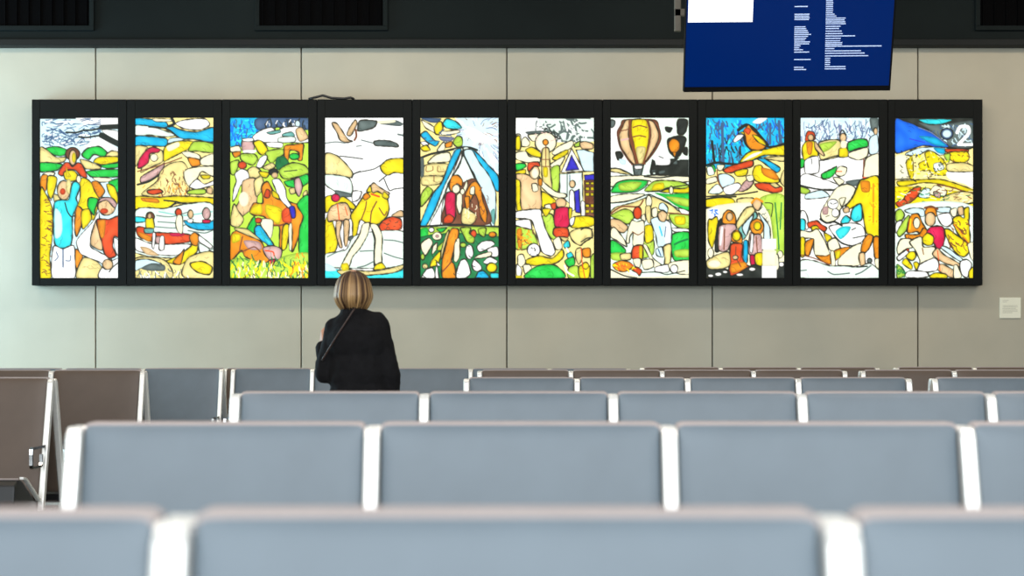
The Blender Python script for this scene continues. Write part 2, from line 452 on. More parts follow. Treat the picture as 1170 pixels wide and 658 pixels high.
# 5 couple in tent under the star
ART.append("""c
p t 0 300,14 630,14 630,460 560,420 430,270 330,240
H W 60 9 110 R460,110 300,20 625,440
H M 44 5 90 R460,110 300,20 625,440
H n 16 5 50 R480,120 380,30 610,220
p W 0 360,120 420,90 520,140 600,190 620,220 560,220 420,200
p C 9 20,30 80,60 130,90 200,120 310,110 320,130 240,150 160,150 100,120 50,90
p d 0 14,14 130,14 180,20 150,50 90,50
p y 10 120,90 150,50 180,45 190,100 160,145 130,140
p T 10 190,60 220,20 290,40 340,90 290,105 220,95
p b 9 14,150 60,120 120,190 160,200 130,240 60,200
H d 12 8 50 4 20,110 250,230
p M 0 160,160 280,170 250,200 180,195
p W 8 14,210 50,200 80,225 40,235
p y 9 14,250 60,230 90,270 40,280
p C 8 150,260 190,210 210,220 200,270 150,280
p o 9 210,220 260,200 260,240 215,250
p l 9 270,210 300,160 340,170 345,230 300,245
L K 18 20,330 100,300 200,280 330,250 400,250 460,270
p C 8 70,370 130,310 240,290 240,360 120,370
p c 7 50,390 230,380 200,470 40,480
p c 7 30,480 190,480 160,540 30,550
L n 6 60,400 60,440 110,430 110,400
L n 6 120,470 120,520
L n 6 150,400 150,440 200,440
p s 0 14,340 40,340 40,470 14,480
p l 9 20,620 70,560 110,600 60,680 14,720
p w 0 270,280 340,260 400,260 560,500 600,860 80,868 200,540
p b 10 290,270 335,270 270,420 200,560 130,740 60,868 14,872 20,830 110,620 180,530 240,370
p W 9 340,275 330,380 280,460 230,540 200,640 180,760 170,868 85,868 150,740 230,560 290,400
p b 10 400,260 470,300 560,400 630,480 630,600 560,540 480,410
p t 10 355,275 420,270 480,370 560,480 610,620 600,860 570,860 530,680 440,470 380,360
p q 0 570,760 600,740 600,850 580,850
L K 12 350,260 345,320 300,420 230,540
L K 13 350,300 400,400 440,490 490,600 560,850
p n 0 240,620 400,500 460,520 540,700 560,860 190,865
p o 10 240,560 260,480 310,470 345,510 340,560 300,540 260,600
E C 7 295,580 30,34
p R 10 215,620 250,600 290,620 290,700 290,800 270,830 220,800 205,700
p r 8 200,810 240,780 280,810 260,850 200,850
p C 8 300,630 340,610 340,740 320,780 300,720
p C 6 345,590 380,510 385,560 360,610
E C 7 345,600 18,24
p o 10 370,620 410,540 450,520 490,570 510,680 540,760 530,850 490,800 470,680 440,620 400,690 370,680
p C 7 410,570 440,560 440,620 405,620
p o 8 360,650 400,640 400,720 380,760
p c 8 350,730 420,760 460,800 420,860 340,850
H n 14 6 60 2 440,560 540,840
H C 8 7 40 2 350,700 480,850
L K 16 14,880 160,870 320,864 460,875 640,880
p l 0 14,886 630,886 630,960 14,960
p g 0 14,900 70,890 70,960 14,970
p g 8 140,900 180,890 220,890 180,925
p G 0 14,960 640,960 640,1288 14,1288
E W 8 100,905 22,20
E C 8 145,955 38,32
E m 0 145,955 16,14
E r 9 432,935 24,30
p l 9 330,890 410,890 400,930 440,970 430,1010 380,1000 350,940
p l 8 470,900 530,890 520,960 480,940
E o 9 583,942 30,22
p C 9 20,1010 80,970 110,1010 80,1070 50,1110 20,1060
p C 9 110,1040 145,1005 140,1060 105,1100
p y 9 100,1150 160,1080 180,1090 150,1180 90,1200
p l 8 150,1040 200,1000 190,1060 150,1070
p W 9 170,1190 140,1160 160,1288 130,1288 135,1200
p c 9 215,940 240,910 200,1060 180,1140 175,1080
p o 11 230,960 260,895 310,900 315,950 280,1060 260,1150 280,1180 290,1288 190,1288 180,1200 190,1120 215,1020
L n 10 190,1235 240,1180 260,1150
p C 10 285,1010 320,970 325,1100 300,1160 275,1140
E W 10 400,1080 32,58
E l 8 350,1025 24,20
p W 10 300,1230 330,1150 370,1140 400,1200 410,1250 370,1288 300,1288
p W 10 420,1180 440,1140 490,1190 495,1220 460,1235 430,1220
p W 10 460,1040 500,1000 570,990 600,1020 540,1060 480,1080
p W 9 540,1060 620,1040 630,1110 580,1120
p C 9 440,1130 480,1100 570,1080 570,1110 500,1130
p W 9 510,1160 560,1120 620,1150 610,1170 540,1180
E y 10 577,1205 42,38
p b 10 450,1280 470,1240 510,1230 550,1270 550,1288 450,1288
p W 10 20,1280 60,1220 110,1210 125,1288 30,1288
p T 8 570,1250 630,1250 630,1288 570,1288
E l 8 30,1120 16,24
E c 8 50,1195 22,20
H K 18 5 24 8 20,980 620,1280""")
# 6 windmill, footballer, house; the white rectangle is a painted reflection
ART.append("""c
p W 0 14,14 630,14 630,200 14,180
p w 0 200,20 630,20 630,200 330,180
H s 46 14 90 5 180,20 620,190
H W 16 10 70 5 200,40 620,190
H K 10 9 60 5 190,90 420,170
L K 12 190,14 600,16
p s 0 90,125 220,115 240,140 130,150
p C 9 14,150 50,150 60,240 14,250
p y 9 14,170 45,160 50,260 14,265
p C 9 60,240 60,190 90,165 125,210 110,240
p C 9 110,150 190,140 230,150 160,200 130,185
p y 9 90,270 140,245 210,290 210,330 130,310
p C 9 14,290 90,280 120,320 200,330 200,370 100,370 14,340
p g 10 14,380 80,375 95,400 50,430 14,430
p y 9 14,440 90,425 80,480 20,480
p C 9 300,290 350,240 450,195 470,220 440,260 330,310
p y 9 300,340 330,310 420,265 420,300 340,350
p C 9 290,380 400,320 360,400 300,410
p l 8 290,420 360,400 350,600 290,580
E K 9 250,210 86,84
E C 0 250,210 80,78
H m 10 6 50 R250,210 180,140 320,280
E o 9 248,208 22,24
p c 9 225,260 275,260 285,420 300,580 250,600 220,480 215,360
L n 7 250,240 250,440
L n 6 215,345 285,345
L n 6 222,400 290,400
p y 0 230,410 265,410 265,480 235,480
p l 9 480,220 520,200 520,240 480,245
p f 9 520,215 560,200 620,220 620,260 540,260
P t 10 490,270 550,265 630,290 630,440 550,440
P W 8 455,255 550,435 370,450
P v 8 455,310 515,425 405,435
P w 10 360,460 540,445 545,700 430,690 360,620
L s 9 420,460 420,640
L d 8 440,470 440,540
E f 8 460,540 24,30
P v 9 475,600 515,580 525,770 485,765
p W 8 440,600 470,600 480,740 440,740
P v 9 555,470 640,460 640,510 560,510
P n 0 550,510 640,510 640,830 560,820
P y 6 565,525 595,525 595,545 565,545
P y 6 605,525 630,525 630,545 605,545
P y 6 565,565 595,565 595,590 565,590
P y 6 605,565 630,565 630,590 605,590
P y 6 565,610 595,610 595,635 565,635
P y 6 605,610 630,610 630,635 605,635
P y 6 565,700 595,700 595,725 565,725
P y 6 605,700 630,700 630,725 605,725
P y 6 565,745 595,745 595,770 565,770
P y 6 605,745 630,745 630,770 605,770
p W 9 530,680 560,690 560,800 530,790
p y 8 14,500 60,520 60,740 20,740
p y 9 200,700 220,600 320,660 340,720 260,740
p f 10 20,460 90,460 140,480 200,480 210,560 210,745 60,740 50,530 20,500
p C 8 140,540 180,540 190,590 150,600
p C 9 205,500 250,540 330,600 410,620 400,650 310,640 220,570
p o 8 190,500 220,500 220,550 195,550
E f 8 160,445 42,56
p r 10 105,420 115,370 190,365 205,400 160,400 120,440
E C 0 165,455 28,40
p l 9 220,800 300,780 330,900 330,990 280,960 240,890
p C 8 240,710 290,700 300,740 260,760
p y 8 220,740 290,740 250,800
p l 9 14,880 120,880 170,960 180,1030 14,1060
p o 0 20,910 60,900 60,1050 30,1030
H o 16 7 50 5 20,890 160,1050
H n 12 6 40 5 20,890 160,1060
p W 11 14,760 200,740 220,800 250,900 300,1000 325,1080 290,1115 220,1080 190,980 150,860 120,820 14,810
p W 10 14,830 120,825 140,900 90,890 14,870
E f 8 370,690 44,40
p r 8 290,700 330,690 330,740 300,740
p R 11 325,740 430,730 440,860 390,900 320,870
p r 10 320,890 420,890 430,960 350,970 310,940
p C 9 310,990 360,960 380,1050 330,1060
p c 8 360,960 430,970 400,1000
p T 9 390,1020 430,990 440,1040 400,1050
p T 9 415,1100 450,1080 470,1120 430,1135
L W 12 415,1050 430,1080
p y 8 430,740 460,740 440,860
p y 10 440,860 470,800 620,800 640,860 560,890 470,890
p W 7 440,820 480,800 470,860 445,870
p c 11 440,930 500,895 600,890 620,960 560,1000 520,1030 460,990
L K 9 530,905 560,890 620,900
L K 9 530,1000 580,970 620,970
p y 10 100,1140 200,1110 300,1130 380,1060 390,1120 330,1170 200,1190 100,1180
E W 10 155,1065 52,52
H K 6 5 30 5 120,1030 190,1100
p C 9 30,1110 70,1100 90,1160 60,1200 30,1180
p C 9 70,1190 120,1180 140,1220 90,1260
p W 8 20,1180 60,1220 50,1280 20,1280
p y 0 14,1270 60,1270 60,1288 14,1288
p g 10 90,1288 120,1230 190,1190 280,1180 350,1200 400,1288
p g 9 400,1150 470,1120 480,1180 430,1200
p l 9 430,1210 500,1190 530,1288 430,1288
L W 14 400,1190 420,1240 470,1270
p c 9 490,1060 530,1050 540,1130 510,1180 485,1120
p o 8 540,1060 600,1050 600,1120 550,1120
p y 9 510,1200 560,1180 600,1200 590,1288 520,1288
E y 8 565,1190 26,28
L r 7 530,1050 540,1180 560,1288
p l 8 605,1130 640,1100 640,1288 605,1288
R W 85,8 170,100""")
# 7 balloons over green hills
ART.append("""w
p W 0 14,60 90,50 70,200 140,320 190,400 14,470
p s 8 14,30 50,40 40,80 14,90
p K 8 50,290 90,280 110,320 70,350
p t 0 80,340 130,350 130,385 90,380
p K 8 445,85 500,95 480,130 450,115
p K 10 545,30 620,30 610,120 580,150 540,130
p K 10 460,190 520,160 590,160 610,190 570,300 530,330 480,290
p K 9 585,260 620,250 620,310 590,300
P K 0 340,340 370,360 370,390 480,390 480,350 555,350 560,345 630,345 630,480 330,480 320,440
p s 0 340,430 365,430 365,440 340,440
p w 0 350,450 365,450 365,460 350,460
p s 0 395,440 440,430 440,450 400,460
p s 0 500,350 530,340 540,380 510,380
P K 0 370,360 480,340 560,330 480,395 380,395
p W 0 372,320 475,330 475,385 375,385
L K 6 395,320 430,335
p n 0 60,130 90,70 120,25 360,25 400,90 415,180 380,260 330,330 280,380 180,385 120,310 80,240
p f 9 80,150 110,80 130,35 165,35 155,110 160,200 210,370 180,370 110,270 85,210
p y 10 185,30 290,28 315,90 315,200 270,375 225,375 200,250 175,120
p f 9 310,35 350,45 385,110 390,180 350,270 280,365 320,220 330,110
p c 0 215,250 290,250 265,370 230,370
L n 22 165,40 170,150 195,260 225,380
L n 14 300,30 322,110 315,230 270,380
L n 9 190,90 240,75 300,90
L n 9 190,165 240,155 290,165
L m 14 100,190 150,180
L n 7 85,120 150,105
L n 12 180,385 285,380
p s 0 190,390 270,385 250,470 200,470
p W 6 205,395 265,395 255,420 210,420
L K 10 190,385 200,470
L K 10 275,385 255,470
E o 10 515,235 46,58
p o 7 505,290 530,290 520,330
p C 9 14,480 630,475 640,520 14,560
L K 12 280,480 400,490 520,475 640,480
p c 8 14,420 60,415 180,465 120,460 14,440
L K 9 14,415 90,420 190,470
p g 0 14,600 30,560 80,520 200,500 300,510 280,560 200,600 60,610
p l 0 80,540 180,520 260,530 200,590 90,590
p l 10 280,590 350,520 440,510 560,520 630,550 600,580 480,570 400,590 320,600
L K 9 20,590 60,530 150,505 300,512 330,520
L K 8 20,610 120,610 220,600 290,560 310,515
p y 0 360,540 430,530 430,580 340,590
p y 8 400,600 470,580 600,575 630,560 630,610 480,610
L K 9 340,600 420,595 480,570 630,545
E C 10 492,590 16,32
p g 0 360,610 480,620 640,620 640,750 540,720 440,650
p l 0 450,640 630,660 630,720 540,700
p C 8 14,640 120,620 280,620 220,660 100,680 14,690
p c 8 14,760 60,720 180,690 260,660 340,640 460,680 560,760 640,780 640,830 14,800
L K 9 20,690 140,680 300,625 340,630 460,690 560,740 640,760
L n 12 14,775 100,720 230,720 270,670
p W 8 550,730 640,760 640,790 580,780
p l 8 14,790 110,740 170,750 200,800 150,860 60,820
p f 9 14,820 80,825 150,880 110,930 14,880
p C 10 14,900 50,890 120,980 140,1040 60,990 14,960
p l 8 480,780 640,790 640,890 560,890 500,850
p y 0 520,800 600,800 600,860 530,860
L n 10 470,770 640,785
L n 10 500,900 560,920 640,930
p W 7 500,890 640,900 640,925 520,920
p g 10 500,940 640,930 640,1140 520,1150 490,1050
p l 0 520,1070 630,1060 630,1120 530,1120
L G 14 520,1020 560,1000 620,980
p g 9 14,990 60,1000 130,1060 120,1090 14,1090
p l 0 20,1090 120,1090 90,1150 20,1140
p c 9 90,1100 170,1090 170,1140 100,1145
p l 8 250,1000 350,980 350,1100 250,1130
p y 9 280,880 340,870 350,980 290,1010
p l 9 330,760 400,760 400,800 340,800
p C 8 340,740 380,730 380,800 345,800
E C 9 315,680 24,50
p c 8 290,720 330,720 330,840 310,850 290,800
p C 7 255,800 280,780 290,830 265,850
E r 10 225,770 34,50
p C 9 180,830 220,840 270,830 280,880 270,1030 190,1030 190,930 165,960 160,1010 135,1000 150,900
L n 8 185,920 230,945 270,920
p r 11 190,1040 265,1030 265,1130 240,1140 180,1130
p y 0 240,1040 262,1040 262,1130 240,1130
p C 8 190,1140 250,1135 245,1200 210,1200
p r 9 180,1220 220,1200 260,1230 240,1270 220,1250
p C 9 270,1030 300,1030 350,1130 420,1190 380,1240 350,1190
p t 10 330,830 390,800 460,830 490,860 490,1010 390,1040 370,950
p W 0 450,840 485,870 480,1000 440,1000
L b 10 400,880 420,950
L d 7 450,880 440,960
p f 9 385,780 420,750 460,780 440,840 400,830
p t 10 395,740 400,700 430,690 465,730 460,770 430,750
p t 9 370,1060 420,1040 430,1120 380,1110
L d 9 390,1060 410,1110
p c 10 430,1040 490,1020 490,1140 470,1230 430,1230 440,1140
p W 9 370,1200 470,1180 470,1240 370,1240
p C 10 470,1180 520,1155 640,1150 640,1260 500,1240
E W 8 515,1215 30,34
p C 0 14,1220 100,1230 250,1280 640,1260 640,1288 14,1288
p o 9 30,1180 90,1150 160,1160 190,1200 120,1240 50,1220
H y 10 9 26 5 40,1160 200,1230
H r 12 7 26 5 40,1160 200,1230
p C 9 260,1150 340,1140 350,1200 280,1220
L K 10 14,1220 120,1270 220,1288
L K 8 260,1245 380,1240 460,1260 600,1230""")
# 8 bird over family; the pale rectangles are painted reflections
ART.append("""c
p b 0 14,14 630,14 630,250 300,380 14,400
H B 50 11 60 7 20,20 625,240
H T 36 10 40 7 20,20 625,360
H d 60 12 70 7 20,20 300,370
H K 26 9 60 7 90,120 290,360
H d 26 11 70 7 400,20 625,220
L d 22 140,60 150,360
L K 20 60,200 80,370
L d 20 590,40 600,220
L d 18 520,60 520,220
p W 0 380,50 430,14 500,14 440,60
L K 26 270,110 330,70 390,100 440,160 500,230
L K 22 310,140 330,220 390,280
p y 10 280,370 330,300 400,270 500,260 640,230 640,310 480,310 380,350
p W 0 300,360 380,300 460,280 400,320
p c 8 470,330 630,320 630,360 540,350
L K 16 500,245 560,240 640,215
p W 7 230,190 260,150 310,150 290,180 240,210
p o 12 310,120 350,70 385,110 480,200 490,240 450,270 370,265 335,220 320,160
p y 9 380,150 430,160 480,210 485,235 430,210
p r 0 310,110 340,90 370,110 350,150
p y 6 285,130 310,125 315,145
p b 10 420,340 480,340 600,410 570,450 480,380
L K 18 20,390 90,370 180,378 270,385
p g 8 50,390 80,395 90,440 70,440
p C 8 100,390 160,390 140,430 110,430
p w 8 20,410 60,400 80,460 30,470
p r 10 150,430 200,400 330,360 385,355 380,400 300,420 220,450 170,450
p y 8 240,440 340,420 330,470 260,480
p t 9 110,470 180,460 240,500 220,550 140,570
p y 10 380,460 400,400 450,390 480,440 560,460 590,500 580,530 450,530 400,510
p o 0 450,410 540,430 590,490 560,510 470,470
p r 10 400,540 480,530 610,560 610,600 540,610 430,580
p c 8 520,540 560,530 600,560 560,570
p c 8 620,440 640,440 640,560 600,520
p C 8 20,500 90,480 100,520 20,540
p w 9 30,610 100,540 150,590 110,620
p m 10 270,590 330,510 390,520 360,570 300,600
p W 8 150,570 260,530 290,560 230,620 170,620
p C 8 330,480 380,470 390,510 350,520
L K 12 20,640 130,632 300,620 420,600
L n 9 100,430 110,520 140,570
p y 9 14,660 100,645 220,655 240,700 140,720 14,725
L K 13 14,660 120,645 250,640
p c 9 260,660 380,650 400,690 280,720
L K 14 14,735 150,725 300,730
p C 0 14,740 640,720 640,1190 14,1190
p l 0 440,650 640,640 640,1080 560,1080 520,800
L G 10 560,690 580,900 590,1060
L G 9 610,690 600,900
L K 7 480,690 540,700 530,800
H s 10 5 30 5 460,700 540,860
p W 0 30,740 120,740 110,830 40,820
H B 9 8 30 5 50,740 120,800
p y 10 30,830 60,820 100,800 110,880 80,1000 60,1050 30,980
p K 0 100,860 140,820 130,1060 80,1070
p c 10 250,860 290,780 330,730 380,720 400,760 330,830 270,900
p q 11 270,900 340,830 400,760 420,800 380,860 330,960 300,980
p t 10 300,880 390,780 350,900 330,950
p t 11 430,770 500,850 520,900 520,980 470,980 470,880
p f 10 380,700 400,660 440,665 455,700 430,750 400,740
L o 16 375,690 410,655 460,680
p o 12 140,850 150,780 190,745 240,780 250,860 200,870
E f 7 200,800 26,34
p m 11 120,870 240,860 250,920 210,1000 190,1060 150,1080 110,1060 110,960
p W 0 130,890 150,890 135,1020 120,1020
L n 10 160,900 155,1060
p o 10 360,880 370,840 420,815 465,850 465,910 430,950 380,930
E y 7 420,875 30,34
p m 10 360,930 400,940 450,950 460,1100 400,1110 350,1090
L n 9 410,960 420,1090
p W 7 370,940 390,950 380,1080 360,1070
p b 8 310,1000 345,1000 340,1160 310,1160
p R 8 360,1110 395,1110 400,1190 370,1190
p y 9 400,1100 460,1090 460,1190 410,1180
p o 12 215,990 220,930 260,905 295,950 300,1010 250,1010
E y 7 255,955 32,38
p r 12 210,1020 300,1020 300,1120 330,1180 370,1200 340,1240 210,1270 190,1270 200,1150
p o 0 210,1180 320,1160 330,1210 220,1250
L n 8 250,1040 250,1120 290,1200
E f 7 245,1125 22,18
p K 0 14,1190 190,1220 220,1270 380,1180 460,1190 640,1160 640,1288 14,1288
p c 9 14,1160 60,1120 190,1080 200,1190 100,1220 30,1210
E C 8 50,1090 24,40
E C 0 80,1175 50,30
E W 5 50,1270 22,12
E W 5 110,1258 26,14
E W 5 165,1240 20,11
E W 5 280,1262 28,12
E W 5 380,1218 26,14
E W 5 610,1180 20,18
E C 5 600,1100 22,30
p C 8 520,1130 580,1100 590,1200 560,1230
R W 455,975 570,1060
R C 460,1070 570,1190
R W 455,1190 572,1288""")
# 9 winter scene, tall figure in yellow coat
ART.append("""W
p t 0 14,14 630,14 630,200 400,180 200,200 14,200
H M 50 8 70 7 20,20 620,190
H W 30 8 60 7 20,20 620,180
H d 60 6 80 6 60,20 620,200
L M 22 330,200 325,80
p s 0 560,20 630,20 620,130 580,120
p c 10 160,210 320,190 330,310 200,350 165,330
p l 0 170,220 300,200 250,260 180,290
p g 10 390,210 480,180 540,190 545,240 460,260 390,280
p C 9 400,290 540,250 540,320 470,350 390,320
L K 9 165,355 260,325 320,310
L K 9 400,290 460,262 545,245
p g 9 14,340 50,350 40,400 14,410
p r 8 50,180 70,120 120,130 130,180 100,200 60,210
p y 10 25,250 60,200 120,200 150,260 150,320 100,320 60,350 35,340
p o 0 60,210 110,210 100,300 70,300
E f 7 95,170 24,26
p f 9 130,200 200,300 190,315 130,260
p W 8 50,350 150,320 160,440 100,460 50,450
L K 6 100,340 105,380
L K 10 320,150 345,110 375,150
E f 7 350,170 26,34
p y 10 320,260 380,250 390,320 320,325
p C 0 335,200 375,200 375,250 335,250
p t 8 560,180 620,150 630,280 560,300
E f 7 608,120 16,28
p W 8 14,480 80,460 300,540 310,580 160,580 14,560
p g 11 180,460 260,420 300,400 290,450 250,490 190,500
p C 9 290,460 320,400 380,410 370,460 330,480
L r 8 300,440 340,440
p C 8 270,490 320,490 360,520 320,550
L K 11 14,550 140,580 270,590 340,540
p s 0 370,520 500,500 500,540 420,560
p l 8 14,560 90,590 60,620 14,610
p t 8 60,620 180,590 240,640 60,660
p C 10 240,650 300,570 380,540 450,580 400,680 330,740 320,800 250,850 180,820 175,760 220,680
E W 7 270,700 44,40
L K 6 250,690 265,700
L K 6 275,700 300,690
p m 0 190,730 230,720 230,780 190,780
E W 7 290,770 30,34
L K 6 215,800 240,790
p C 9 320,660 370,650 340,720
p C 10 530,340 580,310 640,310 640,500 510,490 520,400
L r 12 510,490 640,490
L n 10 515,340 510,480
p y 12 480,520 520,500 640,500 640,970 580,960 530,920 510,800 490,700 400,740 370,720 430,640
p o 0 490,520 560,520 560,600 500,600
L o 14 590,540 590,680
L o 12 590,700 590,840
H o 12 7 20 5 560,530 620,840
p f 8 350,740 390,720 400,760 360,770
p T 10 410,800 430,730 490,700 500,820 440,840
p T 10 335,830 370,790 410,820 380,860 340,860
p W 10 240,880 320,860 430,850 500,870 530,940 500,1000 430,1030 340,1010 280,950
p T 0 290,920 340,880 410,880 390,930 330,980
L K 8 420,905 450,890
L K 8 430,970 530,950
L K 12 280,950 340,1010 430,1035 490,1015
p W 10 14,760 50,760 75,830 70,900 14,880
p T 9 14,820 50,830 50,900 14,930
L K 16 170,820 220,850 280,840 340,870
p r 10 70,850 140,830 180,860 220,890 200,920 130,880 80,890
p y 8 100,880 140,870 160,900 110,920
p y 9 200,930 250,950 260,980 220,1000
p C 10 14,910 90,920 150,900 210,1000 240,1080 250,1120 130,1110 110,980 14,970
p C 10 230,1000 290,970 330,1050 290,1080 240,1060
p y 9 14,970 50,980 45,1110 14,1110
p o 10 50,1010 90,980 120,980 100,1060 80,1110 50,1100
p o 8 130,1110 220,1110 300,1060 400,1040 400,1080 330,1120 280,1160 230,1180
p y 0 290,1080 330,1070 320,1130 290,1130
L n 9 20,1105 120,1130 240,1180
p C 9 250,1080 280,1080 290,1190 260,1190
p C 8 320,1130 420,1040 500,1020 490,1180 320,1190
p o 11 510,990 550,940 590,960 560,1050 520,1090 490,1070
p o 11 590,970 640,970 640,1130 600,1120
p f 10 480,1090 520,1090 525,1190 490,1190 475,1130
p C 9 600,1140 640,1140 640,1230 610,1200
p w 9 14,1150 120,1150 240,1190 340,1190 470,1200 560,1170 640,1230 640,1288 14,1288
L s 9 14,1230 60,1225
L s 10 230,1235 280,1260 400,1250
L s 11 450,1260 500,1240 570,1190
L K 9 330,1190 420,1190
L K 12 460,1200 540,1195
E s 7 560,1150 20,20""")
# 10 rainbow field and seated couple; the white numeral is a painted reflection
ART.append("""c
p K 0 14,14 640,14 640,250 400,250 14,60
p s 0 200,50 420,60 560,40 630,50 630,240 440,240 300,120
H t 36 8 50 5 380,60 620,230
H d 26 7 50 5 300,50 620,230
E d 8 425,140 50,46
E t 0 425,140 34,30
p T 8 200,25 460,25 400,60 280,65
p B 9 14,30 70,30 200,80 330,150 440,240 360,250 240,235 120,270 14,285
p b 0 200,160 330,170 420,235 330,230
L M 7 200,90 300,130 420,220
L v 6 130,180 250,210
L W 26 505,130 530,85 590,85 600,130 560,180 520,220
L W 22 515,226 640,226
p t 8 110,290 220,250 400,250 410,300 360,310 280,270 200,310 100,310
p b 0 320,250 410,260 400,300 350,290
p r 9 420,260 590,265 570,300 430,290
p y 9 430,290 580,280 600,340 560,370 500,370 440,340
H n 14 7 20 5 420,280 600,370
p C 0 14,320 110,320 130,480 14,490
p y 7 100,370 150,320 160,500 130,490
p y 7 200,380 260,350 330,370 300,430 220,430
p y 7 250,300 310,280 400,350 440,460 330,470 290,440
p w 5 320,380 380,370 400,420 330,440
p l 5 400,310 450,300 440,370
H K 46 6 22 5 50,270 430,490
H y 20 9 26 5 150,280 420,480
H C 20 8 24 5 100,280 420,490
p W 0 430,440 640,430 640,570 560,540 440,500
p c 8 430,380 560,370 640,400 640,440 440,440
p y 9 30,520 130,510 350,500 480,530 640,590 640,620 500,580 380,545 240,530 60,560
L n 10 350,545 480,570 560,600 640,610
L K 9 20,505 130,500 180,520
p y 0 14,560 640,620 640,740 14,740
p r 9 90,640 180,560 220,570 190,640 110,700
p r 8 20,690 80,660 110,690 50,725
p t 7 200,640 240,580 290,580 280,650
p C 7 290,620 330,550 420,590 400,640
p m 7 320,600 370,610 370,650 330,640
p c 8 400,640 540,600 640,620 640,690 440,700
H G 30 6 36 4 20,570 620,730
H C 22 8 40 4 20,570 620,730
H n 26 6 40 4 20,570 620,730
L K 12 100,735 240,710 340,735 440,720 640,690
p w 0 14,740 640,720 640,1288 14,1288
p l 10 20,760 60,740 90,790 50,850 20,830
p W 10 20,850 70,830 60,900 20,930
p l 9 30,920 90,820 130,790 110,900 50,960
p t 8 90,750 160,730 240,740 240,800 120,770
p t 9 340,730 450,725 440,770 350,760
p W 10 350,790 440,770 470,840 430,880 380,860
p C 8 450,750 500,730 500,790 470,800
p f 8 510,730 550,720 560,780 520,790
p y 11 470,820 520,790 560,810 560,740 600,730 600,860 610,1010 560,990 500,920
p y 11 400,910 440,900 520,960 600,1020 600,1080 560,1120 510,1100 460,1040
H n 26 8 60 8 430,820 600,1080
L o 8 480,860 600,1010
p C 8 590,1020 640,1010 640,1150 610,1120
p o 11 110,920 120,830 150,780 200,780 230,850 280,930 240,970 190,920 140,930
E C 8 185,850 26,44
L y 8 140,820 130,900
p o 10 100,970 100,940 200,940 240,890 280,930 230,980 130,985
H n 10 6 20 7 100,940 230,980
p o 10 250,770 270,730 330,730 345,790 320,800 270,800
E f 10 293,820 42,56
L n 16 250,730 300,718 350,740
p R 12 265,920 300,880 390,880 410,960 390,1040 350,1060 320,1010 280,950
p y 10 230,970 270,930 320,960 310,1020 270,1030 235,1010
p C 11 30,1050 60,980 140,980 160,1040 100,1060 40,1100
p W 10 30,1120 110,1060 120,1090 50,1150
p C 11 130,1000 220,960 240,1040 330,1040 320,1120 200,1200 210,1150 170,1060
L n 8 230,1050 240,1100
p y 10 100,1120 130,1080 170,1080 180,1120 150,1150
p y 9 70,1170 100,1130 150,1190 140,1220
p y 9 160,1170 190,1160 210,1200 180,1220
p r 6 100,1060 125,1055 120,1080
p f 10 310,1100 350,1050 400,1100 520,1170 520,1200 430,1180 370,1150
p t 10 380,1050 420,1040 540,1130 550,1160 500,1140
p f 10 370,1180 400,1180 480,1230 480,1288 420,1270 350,1220
L r 7 350,1070 370,1230
p W 10 210,1180 320,1130 360,1160 340,1230 200,1240
p W 10 530,1160 580,1140 620,1180 590,1280 550,1270 530,1220
p C 9 480,1190 510,1190 540,1280 480,1288
p l 8 30,1180 80,1220 90,1270 30,1288
H G 22 7 26 5 25,1180 100,1280
p W 10 100,1250 140,1230 260,1240 270,1280 110,1285
p y 10 290,1270 340,1245 420,1260 420,1288 300,1288
p y 8 600,1230 640,1200 640,1288 600,1288""")

